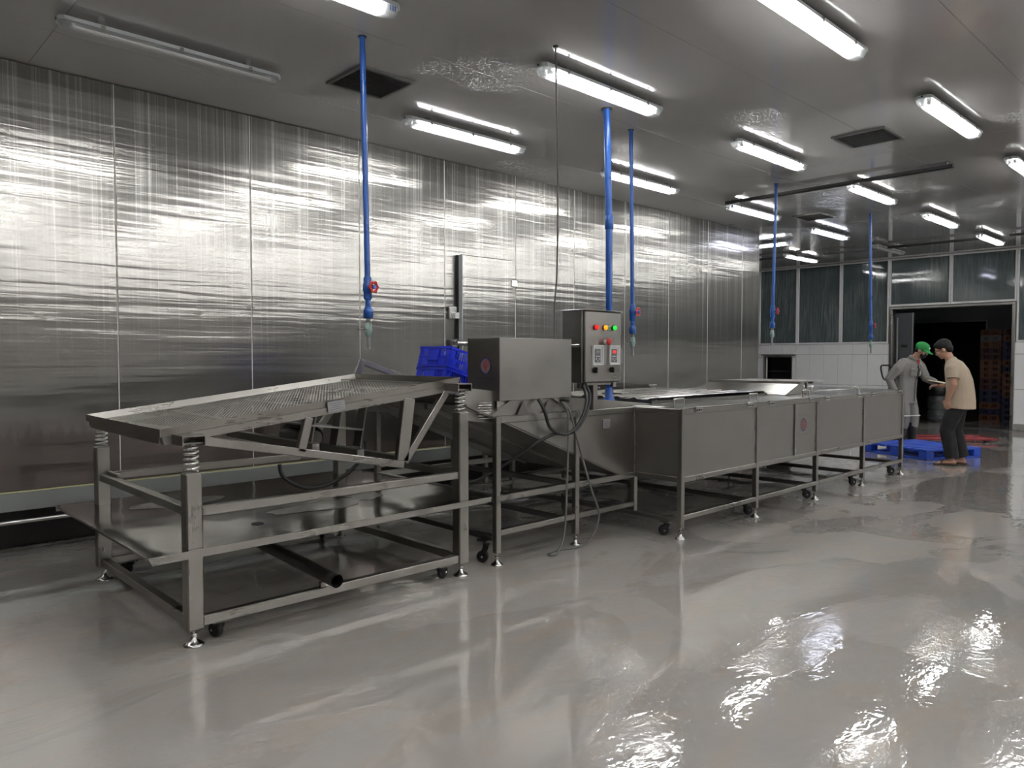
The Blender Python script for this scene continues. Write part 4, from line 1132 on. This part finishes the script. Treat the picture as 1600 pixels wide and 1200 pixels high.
lp_(MB().tube(smooth_pts([a0, (-.37, -.10, 1.04), (-.375, -.19, 1.07), (-.40, -.215, 1.18), (-.42, -.18, 1.285), (-.425, 0, 1.30), (-.42, .18, 1.285), (-.40, .215, 1.18), (-.375, .19, 1.07), (-.37, .10, 1.04), a0], 5), .014, 10), 'loop_handle', 'black_plastic')

# ================================================================== crate stacks and wrapped roll in the corridor
ccol_shaded = {'o': (.13, .040, .010), 'r': (.055, .007, .008), 'b': (.006, .008, .05), 'w': (.14, .12, .12)}  # crate colours darkened to hold the shade of the dark corridor
CM = {k: plain('crate_' + k, v, .5, var=.2) for k, v in ccol_shaded.items()}
cname = {'o': 'orange', 'r': 'dark red', 'b': 'dark blue', 'w': 'pale grey'}
cmeshes = {}
def stack_crate(x, y, z, k, lx, ly, h, lab):
    key = (k, lx, ly, h)
    if key not in cmeshes:
        m = MB().box(-lx / 2, lx / 2, -ly / 2, ly / 2, 0, .01)
        for (a, b_, c, d) in ((-lx / 2, -lx / 2 + .012, -ly / 2, ly / 2), (lx / 2 - .012, lx / 2, -ly / 2, ly / 2), (-lx / 2, lx / 2, -ly / 2, -ly / 2 + .012), (-lx / 2, lx / 2, ly / 2 - .012, ly / 2)):
            m.box(a, b_, c, d, h - .03, h - .002).box(a, b_, c, d, 0.004, .03)
        for j in range(9):
            u = -ly / 2 + .02 + (ly - .04) * j / 8
            w = .03 if j in (0, 4, 8) else .010
            for s in (-1, 1): m.box(s * (lx / 2 - .010) - .003, s * (lx / 2 - .010) + .003, u - w, u + w, .01, h - .01)
            u2 = -lx / 2 + .02 + (lx - .04) * j / 8
            for s in (-1, 1): m.box(u2 - w, u2 + w, s * (ly / 2 - .010) - .003, s * (ly / 2 - .010) + .003, .01, h - .01)
        cmeshes[key] = m.mesh('stacked_crate'); cmeshes[key].materials.append(CM[k])
    o = bpy.data.objects.new('stacked_crate', cmeshes[key]); COL.objects.link(o); o.location = (x, y, z)
    return tag(o, lab, 'crate', 'crates stacked in the corridor')
ordn = ['lowest', 'second', 'third', 'fourth', 'fifth', 'sixth', 'seventh', 'eighth', 'ninth', 'tenth', 'eleventh', 'twelfth', 'thirteenth']
seqA = 'obobbrrooorrowo'
hh_ = 2.06 / len(seqA)
ordn += ['fourteenth', 'topmost']
for k, c in enumerate(seqA):
    stack_crate(19.62, 4.765, k * hh_, c, .40, .40, hh_, '%s crate, %s from the floor in the wider corridor stack' % (cname[c], ordn[k]) if k < len(seqA) - 1 else 'orange crate on top of the wider corridor stack')
seqB = 'bbbboooobobbbor'
for k, c in enumerate(seqB):
    stack_crate(19.66, 4.34, k * hh_, c, .40, .40, hh_, '%s crate, %s from the floor in the corridor stack by the door frame' % (cname[c], ordn[k]) if k < len(seqB) - 1 else 'dark red crate on top of the corridor stack by the door frame')
fm, nt, b = newmat('shrink_film'); setp(b, (.20, .22, .23), .16, 0.0, .8)
bump(nt, b, nz(nt, objc(nt), scale=(1, 1, 6), nscale=7, detail=4), .03); L(nt, mixc(nt, nz(nt, objc(nt), nscale=6), (.02, .023, .026), (.14, .15, .155)), b.inputs['Base Color'])
wr = empty('wrapped_bundle', (18.5, 5.52, 0), label='film-wrapped round bundle standing in the dark corridor between the people', cat='bundle')
MB().lathe([(.22, .02), (.24, .06), (.235, .20), (.215, .26), (.235, .32), (.24, .5), (.22, .56), (.16, .60)], (18.5, 5.52, 0), 24).build('film_wrap', fm, wr)
MB().lathe([(.23, .6), (.24, .62), (.24, .84), (.2, .86)], (18.5, 5.52, 0), 24).build('dark_tub', M['black_plastic'], wr)
MB().lathe([(.25, 0), (.25, .02)], (18.5, 5.52, 0), 24).build('base_board', M['dark_rail'], wr)

# ================================================================== people
M['skin'] = plain('skin', (.42, .235, .16), .5, var=.10, nscale=14)
M['hair'] = plain('black_hair', (.003, .0027, .0027), .65, var=.4, nscale=60)
M['polo'] = plain('beige_polo_cotton', (.41, .335, .255), .85, var=.06, nscale=30, bumpd=.004, bscale=9)
M['trousers'] = plain('black_trousers', (.009, .009, .011), .8, var=.2, bumpd=.006, bscale=8)
M['uniform'] = plain('grey_work_uniform', (.225, .215, .205), .85, var=.07, nscale=20, bumpd=.006, bscale=8)
M['uniform_dark'] = plain('grey_uniform_seam', (.14, .13, .125), .85)
M['green_cap'] = plain('green_cap_cloth', (.015, .26, .055), .7, var=.1)
M['black_cloth'] = plain('black_cloth', (.012, .012, .013), .8)
M['boot'] = plain('dark_rubber_boot', (.016, .017, .020), .4)
M['sandal'] = plain('brown_sandal', (.055, .042, .033), .6)
M['lip'] = plain('lip', (.30, .12, .10), .5)
M['eye_white'] = plain('eye_white', (.6, .58, .55), .3)
M['paper'] = plain('paper', (.62, .55, .42), .7)

def ell(c, r, n=14, m=10, R=None):
    rings = []
    mb = MB()
    vs = []
    for i in range(m + 1):
        th = PI * i / m
        for k in range(n):
            a = 2 * PI * k / n
            v = Vector((r[0] * math.sin(th) * math.cos(a), r[1] * math.sin(th) * math.sin(a), r[2] * math.cos(th)))
            if R: v = R @ v
            vs.append(v + Vector(c))
    fs = [(i * n + k, i * n + (k + 1) % n, (i + 1) * n + (k + 1) % n, (i + 1) * n + k) for i in range(m) for k in range(n)]
    return vs, fs
def limb(mb, pts, rad, n=14, side=(0, 1, 0), ends=(1, 1)):
    """closed tube with elliptical sections: rad items are r or (r_along_side, r_other)"""
    pts = [Vector(p) for p in pts]; rings = []
    for i, p in enumerate(pts):
        t = (pts[min(i + 1, len(pts) - 1)] - pts[max(i - 1, 0)]).normalized()
        s = Vector(side); s = (s - t * s.dot(t)).normalized(); q = t.cross(s)
        a, b_ = rad[i] if isinstance(rad[i], tuple) else (rad[i], rad[i])
        rings.append([p + s * a * math.cos(2 * PI * k / n) + q * b_ * math.sin(2 * PI * k / n) for k in range(n)])
    mb.ring_loft(rings)
    for p, r, e in ((pts[0], rad[0], ends[0]), (pts[-1], rad[-1], ends[1])):
        if not e: continue
        rr = min(r) if isinstance(r, tuple) else r
        mb.add(*ell(p, (rr * .97,) * 3, 10, 8))
    return mb
def fuse(mb, name, mat, parent, voxel=.008, it=6):
    o = mb.build(name, mat, parent, local=True)
    m1 = o.modifiers.new('r', 'REMESH'); m1.mode = 'VOXEL'; m1.voxel_size = voxel; m1.use_smooth_shade = True
    m2 = o.modifiers.new('s', 'SMOOTH'); m2.factor = .5; m2.iterations = it
    bpy.context.view_layer.update()
    ev = o.evaluated_get(bpy.context.evaluated_depsgraph_get())
    me = bpy.data.meshes.new_from_object(ev); o.modifiers.clear(); old = o.data; o.data = me
    bpy.data.meshes.remove(old); me.materials.clear(); me.materials.append(mat)
    for p in me.polygons: p.use_smooth = True
    return o
def hand(mb, wrist, d, palm_n, thumb_s, curl=.35, scale=1.0):
    """wrist point, direction d, palm normal, thumb side"""
    w_ = Vector(wrist); d = Vector(d).normalized(); n = Vector(palm_n); n = (n - d * n.dot(d)).normalized()
    s = d.cross(n).normalized()
    if s.dot(Vector(thumb_s)) < 0: s = -s
    k = scale
    limb(mb, [w_ - d * .02, w_ + d * .03 * k, w_ + d * .09 * k], [(.024, .019), (.036 * k, .016 * k), (.040 * k, .013 * k)], 12, tuple(s))
    for i, (o_, ln) in enumerate(((.030, .070), (.010, .078), (-.010, .072), (-.030, .056))):
        b0 = w_ + d * .085 * k + s * o_ * k
        a1 = curl * (1 + .12 * i); e1 = (d * math.cos(a1) + n * math.sin(a1)); a2 = a1 * 2.1; e2 = (d * math.cos(a2) + n * math.sin(a2))
        p1 = b0 + e1 * ln * .5 * k; p2 = p1 + e2 * ln * .5 * k
        limb(mb, [b0 - d * .02, b0, p1, p2], [.0095 * k, .0092 * k, .0085 * k, .0072 * k], 8, tuple(s))
    t0 = w_ + d * .025 * k + s * .026 * k
    t1 = t0 + (d * .62 + s * .72 + n * .25).normalized() * .038 * k; t2 = t1 + (d * .9 + s * .2 + n * .35).normalized() * .034 * k
    limb(mb, [t0, t1, t2], [.013 * k, .0105 * k, .0085 * k], 8, tuple(s))
def head(mb, c, R, k=1.0):
    """skull, jaw, nose, ears, brow; local frame of R: x forward, y left, z up"""
    c = Vector(c); f = lambda *p: c + R @ (Vector(p) * k)
    mb.add(*ell(f(-.008, 0, .025), (.098 * k, .076 * k, .100 * k), 18, 12, R))
    mb.add(*ell(f(.028, 0, -.045), (.066 * k, .058 * k, .072 * k), 16, 10, R))
    mb.add(*ell(f(.062, 0, -.088), (.026 * k, .030 * k, .022 * k), 12, 8, R))
    mb.add(*ell(f(.098, 0, -.022), (.018 * k, .015 * k, .022 * k), 10, 8, R))
    limb(mb, [f(.086, 0, .018), f(.104, 0, -.018)], [.010 * k, .013 * k], 8)
    mb.add(*ell(f(.078, 0, .028), (.016 * k, .05 * k, .012 * k), 10, 8, R))
    mb.add(*ell(f(.082, 0, -.062), (.014 * k, .026 * k, .014 * k), 10, 8, R))
    for s in (-1, 1):
        mb.add(*ell(f(-.004, s * .078, -.012), (.019 * k, .010 * k, .032 * k), 10, 8, R))
        mb.add(*ell(f(.062, s * .040, -.03), (.024 * k, .022 * k, .024 * k), 10, 8, R))
    return f
def face(parent, f, k=1.0, mouth=True):
    for s in (-1, 1):
        e = MB(); e.add(*ell(f(.084, s * .032, .004), (.008 * k, .013 * k, .006 * k), 10, 8), True)
        eo = e.build('eye', M['eye_white'], parent, local=True)
        e = MB(); e.add(*ell(f(.090, s * .032, .004), (.004 * k, .006 * k, .006 * k), 8, 6), True); e.build('iris', M['hair'], eo, local=True)
        e = MB(); limb(e, [f(.090, s * .016, .026), f(.092, s * .034, .030), f(.082, s * .052, .025)], [.004, .005, .003], 6); e.build('eyebrow', M['hair'], parent, local=True)
    if mouth:
        e = MB(); limb(e, [f(.086, .022, -.062), f(.096, 0, -.060), f(.086, -.022, -.062)], [.004, .006, .004], 6); e.build('mouth', M['lip'], parent, local=True)

def rotY(a): return Matrix.Rotation(a, 3, 'Y')
def rotZ(a): return Matrix.Rotation(a, 3, 'Z')

# ---- person in beige polo, stooping, seen from his left side
p2 = empty('person', (11.12, 3.16, 0), math.radians(101), label='stooping person in beige polo shirt, black trousers and sandals', cat='person')
Rh = rotY(.50)
b2 = MB()
hipL, hipR = (-.075, .085, .86), (-.075, -.085, .86)
knL, knR = (.045, .10, .47), (-.03, -.085, .47)
anL, anR = (-.01, .10, .085), (-.11, -.085, .085)
shL, shR = (.0, .185, 1.335), (.01, -.185, 1.335)
elL, wrL = (-.035, .265, 1.08), (.03, .235, .90)
elR, wrR = (.02, -.25, 1.08), (.15, -.10, 1.05)
limb(b2, [(-.075, 0, .84), (-.085, 0, .95), (-.075, 0, 1.08), (-.04, 0, 1.22), (.0, 0, 1.34), (.02, 0, 1.385)], [(.15, .115), (.155, .12), (.15, .125), (.165, .12), (.15, .10), (.075, .065)], 18)
limb(b2, [(.015, 0, 1.36), (.05, 0, 1.445), (.07, 0, 1.49)], [.06, .055, .055])
for h_, k_, a_ in ((hipL, knL, anL), (hipR, knR, anR)):
    limb(b2, [h_, k_, a_], [.080, .056, .038])
    a_ = Vector(a_)
    limb(b2, [a_ + Vector((-.035, 0, -.035)), a_ + Vector((.04, 0, -.03)), a_ + Vector((.12, .005, -.048)), a_ + Vector((.155, .008, -.053))], [(.03, .03), (.036, .032), (.042, .02), (.036, .014)])
    for q in range(5):
        dy = -.032 + q * .016; sgn = 1 if a_.y > 0 else -1
        limb(b2, [a_ + Vector((.14, dy, -.055)), a_ + Vector((.185 - .006 * abs(q - (1 if sgn > 0 else 3)), dy * 1.05, -.060))], [.010, .009], 8)
limb(b2, [shL, elL, wrL], [.056, .043, .028]); limb(b2, [shR, elR, wrR], [.056, .043, .028])
hand(b2, wrL, (.05, -.06, -1), (-.2, -1, 0), (1, 0, 0), .30)
hand(b2, wrR, (1, .25, .05), (0, .4, -1), (0, 1, .4), .45)
f2 = head(b2, (.115, 0, 1.545), Rh)
body2 = fuse(b2, 'body', M['skin'], p2, .0065, 4)
face(p2, f2)
# polo shirt
s2 = MB()
limb(s2, [(-.085, 0, .765), (-.09, 0, .87), (-.09, 0, 1.0), (-.075, 0, 1.12), (-.045, 0, 1.24), (-.005, 0, 1.34), (.015, 0, 1.385)], [(.218, .188), (.208, .180), (.188, .166), (.195, .160), (.20, .145), (.175, .115), (.095, .075)], 22, ends=(0, 1))
limb(s2, [(.0, .15, 1.345), (-.005, .215, 1.29), (-.022, .248, 1.165)], [.083, .082, .078], ends=(1, 0)); limb(s2, [(.01, -.15, 1.345), (.012, -.215, 1.29), (.015, -.243, 1.165)], [.083, .082, .078], ends=(1, 0))
sh2 = fuse(s2, 'polo_shirt', M['polo'], p2, .009, 5)
co = MB(); limb(co, [(.012, 0, 1.372), (.032, 0, 1.418)], [(.083, .078), (.074, .068)], 18, ends=(0, 0)); fuse(co, 'collar', M['polo'], p2, .007, 3)
cs = MB().tube([Vector((.022, 0, 1.378)) + Vector((math.cos(a) * .088, math.sin(a) * .092, -.02 - math.cos(a) * .035)) for a in [2 * PI * k / 24 for k in range(24)]], .006, 6, closed=True); cs.build('lanyard', M['black_cloth'], p2, local=True)
cf = MB().tube([Vector((-.022, .2485, 1.168)) + Vector((math.cos(a) * .078, math.sin(a) * .076, math.sin(a) * .02)) for a in [2 * PI * k / 20 for k in range(20)]], .005, 6, closed=True); cf.build('sleeve_cuff', M['polo'], p2, local=True)
# trousers
t2 = MB()
limb(t2, [(-.09, 0, .94), (-.088, 0, .86), (-.07, 0, .76)], [(.165, .135), (.178, .145), (.168, .125)], 20, ends=(0, 0))
for h_, k_, a_ in ((hipL, knL, anL), (hipR, knR, anR)):
    limb(t2, [(h_[0], h_[1], .82), (h_[0] * .3 + k_[0] * .7, k_[1], .60), k_, (k_[0] * .5 + a_[0] * .5 - .012, a_[1], .27), (a_[0] - .01, a_[1], .105)], [.102, .100, .092, .088, .084], ends=(1, 0))
fuse(t2, 'trousers', M['trousers'], p2, .009, 5)
# hair
h2 = MB(); h2.add(*ell(f2(-.022, 0, .046), (.103, .088, .094), 18, 12, Rh)); h2.add(*ell(f2(.030, 0, .080), (.058, .066, .042), 14, 10, Rh)); h2.add(*ell(f2(-.055, 0, -.01), (.062, .076, .07), 14, 10, Rh))
fuse(h2, 'hair', M['hair'], p2, .008, 3)
# glasses
gl = MB()
for s in (-1, 1):
    gl.tube([f2(.103, s * .034 + .024 * math.cos(a), .002 + .019 * math.sin(a)) for a in [2 * PI * k / 16 for k in range(16)]], .0025, 5, closed=True)
    gl.tube([f2(.100, s * .058, .006), f2(.04, s * .080, .008), f2(-.005, s * .082, .006)], .003, 5)
gl.tube([f2(.106, .012, .004), f2(.106, -.012, .004)], .0025, 5); gl.build('glasses', M['black_plastic'], p2, local=True)
for a_, nm in ((anL, 'sandal'), (anR, 'sandal')):
    a_ = Vector(a_); m = MB()
    pts = []
    for k in range(20):
        a = 2 * PI * k / 20
        pts.append((a_.x + .062 + .145 * math.cos(a), a_.y + (.048 + .006 * math.cos(a)) * math.sin(a)))
    m.prism(pts, .0, .022, 'z')
    so = m.build(nm, M['sandal'], p2, local=True)
    for (x0, x1) in ((.075, .115), (.135, .10)):
        arc = [a_ + Vector((x0 + (x1 - x0) * k / 8, -.048 * math.cos(PI * k / 8), -.065 + .058 * math.sin(PI * k / 8))) for k in range(9)]
        MB().tube(arc, .009, 6).build('strap', M['sandal'], so, local=True)

# ---- person in grey uniform with green cap
p1 = empty('person', (12.91, 4.30, 0), math.radians(-103), label='person in grey work uniform, green cap and black face mask, leaning forward', cat='person')
Rc = rotZ(.25) @ rotY(.42)
b1 = MB()
hL, hR = (-.05, .085, .86), (-.05, -.085, .86); kL, kR = (.03, .10, .47), (0, -.10, .47); aL, aR = (0, .10, .085), (-.05, -.10, .085)
sL, sR = (.05, .18, 1.35), (-.01, -.19, 1.34); eL, w1L = (.13, .25, 1.10), (.36, .13, 1.045); eR, w1R = (-.16, -.275, 1.09), (-.06, -.25, .86)
limb(b1, [(-.05, 0, .84), (-.05, 0, .95), (-.04, 0, 1.08), (-.01, 0, 1.22), (.03, 0, 1.35), (.06, 0, 1.40)], [(.145, .11), (.14, .11), (.14, .11), (.155, .11), (.145, .095), (.075, .065)], 18)
limb(b1, [(.05, 0, 1.37), (.11, 0, 1.45), (.15, 0, 1.51)], [.058, .053, .053])
for h_, k_, a_ in ((hL, kL, aL), (hR, kR, aR)): limb(b1, [h_, k_, a_], [.078, .054, .038]); limb(b1, [Vector(a_) + Vector((-.03, 0, -.03)), Vector(a_) + Vector((.15, 0, -.05))], [.034, .03])
limb(b1, [sL, eL, w1L], [.044, .039, .027]); limb(b1, [(-.01, -.165, 1.32), eR, w1R], [.040, .039, .027])
hand(b1, w1L, (1, -.25, -.03), (0, .1, -1), (-.1, -1, .2), .5)
hand(b1, w1R, (.25, .05, -1), (.1, 1, 0), (1, 0, 0), .35)
f1 = head(b1, (.185, .015, 1.545), Rc)
fuse(b1, 'body', M['skin'], p1, .0065, 4)
face(p1, f1, mouth=False)
j = MB()
limb(j, [(-.06, 0, .70), (-.06, 0, .80), (-.05, 0, .95), (-.04, 0, 1.10), (-.01, 0, 1.24), (.03, 0, 1.36), (.055, 0, 1.41)], [(.185, .155), (.185, .152), (.178, .148), (.185, .145), (.195, .14), (.17, .115), (.09, .075)], 22, ends=(0, 1))
limb(j, [(.03, .13, 1.36), (.06, .215, 1.28), eL, (.27, .185, 1.062), (.33, .150, 1.048)], [.085, .080, .068, .058, .052]); limb(j, [(-.01, -.13, 1.35), (-.05, -.225, 1.26), eR, (-.09, -.262, .92), (-.07, -.255, .88)], [.085, .082, .070, .058, .054])
jk = fuse(j, 'jacket', M['uniform'], p1, .009, 5)
co = MB(); limb(co, [(.05, 0, 1.395), (.085, 0, 1.445)], [(.086, .082), (.078, .072)], 18, ends=(0, 0)); fuse(co, 'collar', M['uniform'], p1, .007, 3)
for s in (-1, 1):
    pk = MB(); Rp = Matrix.Translation((.128, s * .085, 1.20)) @ Matrix.Rotation(.10 + .0, 4, 'Y') @ Matrix.Rotation(s * .38, 4, 'Z')
    pk.obox(Rp, .022, .115, .125, .006); po = pk.build('breast_pocket', M['uniform'], p1, local=True)
    MB().obox(Rp @ Matrix.Translation((.009, 0, .045)), .014, .125, .04, .004).build('pocket_flap', M['uniform'], po, local=True)
    MB().obox(Rp @ Matrix.Translation((.014, 0, .022)), .006, .12, .005, .001).build('pocket_seam', M['uniform_dark'], po, local=True)
MB().tube([(.105, 0, 1.385), (.132, 0, 1.30), (.138, 0, 1.2), (.112, 0, 1.05), (.102, 0, .9), (.098, 0, .74)], .007, 6).build('button_placket', M['uniform_dark'], p1, local=True)
for z, x in ((1.30, .137), (1.16, .133), (1.02, .112), (.88, .105)):
    MB().lathe([(.009, 0), (.009, .006)], (x, .0, z), 8, 'x').build('button', M['uniform_dark'], p1, local=True)
MB().tube(smooth_pts([(.105, .04, 1.43), (.135, .03, 1.38), (.145, .02, 1.33)], 4), .016, 8).build('red_neck_cord', M['red_plastic'], p1, local=True)
MB().tube([(.145, .02, 1.34), (.160, .0, 1.20), (.135, -.01, 1.08)], .005, 6).build('lanyard', M['black_cloth'], p1, local=True)
t1 = MB()
limb(t1, [(-.06, 0, .92), (-.06, 0, .84), (-.05, 0, .74)], [(.160, .13), (.17, .135), (.16, .12)], 20, ends=(0, 0))
for h_, k_, a_ in ((hL, kL, aL), (hR, kR, aR)):
    limb(t1, [(h_[0], h_[1], .82), (h_[0] * .3 + k_[0] * .7, k_[1], .60), k_, (k_[0] * .6 + a_[0] * .4, a_[1], .34)], [.104, .092, .084, .080])
tr1 = fuse(t1, 'trousers', M['uniform'], p1, .009, 5)
for s, k_ in ((1, kL), (-1, kR)):
    MB().tube([Vector((k_[0], k_[1], .50)) + Vector((.088 * math.cos(a), .088 * math.sin(a), .006 * math.cos(a))) for a in [2 * PI * q / 20 for q in range(20)]], .010, 6, closed=True).build('reflective_band', M['white_plastic'], tr1, local=True)
for k_, a_ in ((kL, aL), (kR, aR)):
    m = MB(); a_ = Vector(a_)
    limb(m, [(a_.x * .7 + k_[0] * .3, a_.y, .38), (a_.x, a_.y, .20), (a_.x - .005, a_.y, .08)], [.088, .070, .056])
    limb(m, [a_ + Vector((-.045, 0, -.045)), a_ + Vector((.06, 0, -.042)), a_ + Vector((.16, 0, -.052)), a_ + Vector((.19, 0, -.055))], [(.042, .04), (.048, .043), (.050, .032), (.036, .026)])
    fuse(m, 'boot', M['boot'], p1, .008, 4)
cp = MB(); cp.add(*ell(f1(-.004, 0, .055), (.110, .092, .088), 18, 12, Rc)); 
capo = fuse(cp, 'cap', M['green_cap'], p1, .007, 3)
br = MB(); top, bot = [], []
for k in range(13):
    a = -1.15 + 2.3 * k / 12
    for lst, dz in ((top, .006), (bot, 0.0)):
        lst.append((f1(.085 * math.cos(a) + .012, .085 * math.sin(a), .038 + dz), f1((.085 + .085 * math.cos(a * .9)) * math.cos(a) + .012, .095 * math.sin(a), .018 + dz - .012)))
vs = [p for q in top for p in q] + [p for q in bot for p in q]; n0 = 26; fs = []
for k in range(12):
    a = 2 * k; fs += [(a, a + 1, a + 3, a + 2), (n0 + a, n0 + a + 2, n0 + a + 3, n0 + a + 1), (a + 1, n0 + a + 1, n0 + a + 3, a + 3), (a, a + 2, n0 + a + 2, n0 + a)]
fs += [(0, n0, n0 + 1, 1), (24, 25, n0 + 25, n0 + 24)]
br.add(vs, fs); br.build('cap_brim', M['green_cap'], capo, local=True)
em = MB(); em.add(*ell(f1(.096, 0, .075), (.008, .026, .018), 10, 8, Rc), True); em.build('cap_badge', M['white_plastic'], capo, local=True)
mk = MB(); mk.add(*ell(f1(.052, 0, -.055), (.060, .064, .052), 16, 10, Rc)); fuse(mk, 'face_mask', M['black_cloth'], p1, .006, 3)
hr = MB(); hr.add(*ell(f1(-.045, 0, -.005), (.060, .078, .055), 14, 10, Rc)); fuse(hr, 'hair', M['hair'], p1, .008, 3)
# thin sheet held between them
nt_ = empty('note_pad', (12.55, 3.95, 1.03), math.radians(-100), label='thin pale sheet held in the hand of the grey-clad person', cat='paper')
q = p1.matrix_world if False else Matrix.Translation(p1.location) @ Matrix.Rotation(math.radians(-103), 4, 'Z')
hp = q @ Vector((.42, .10, 1.055)); nt_.location = hp
MB().obox(Matrix.Rotation(.16, 4, 'Y'), .30, .16, .006, .002).build('sheet', M['paper'], nt_, local=True)
MB().obox(Matrix.Rotation(.16, 4, 'Y') @ Matrix.Translation((0, 0, -.006)), .31, .17, .004, .001).build('backing_board', M['sandal'], nt_, local=True)
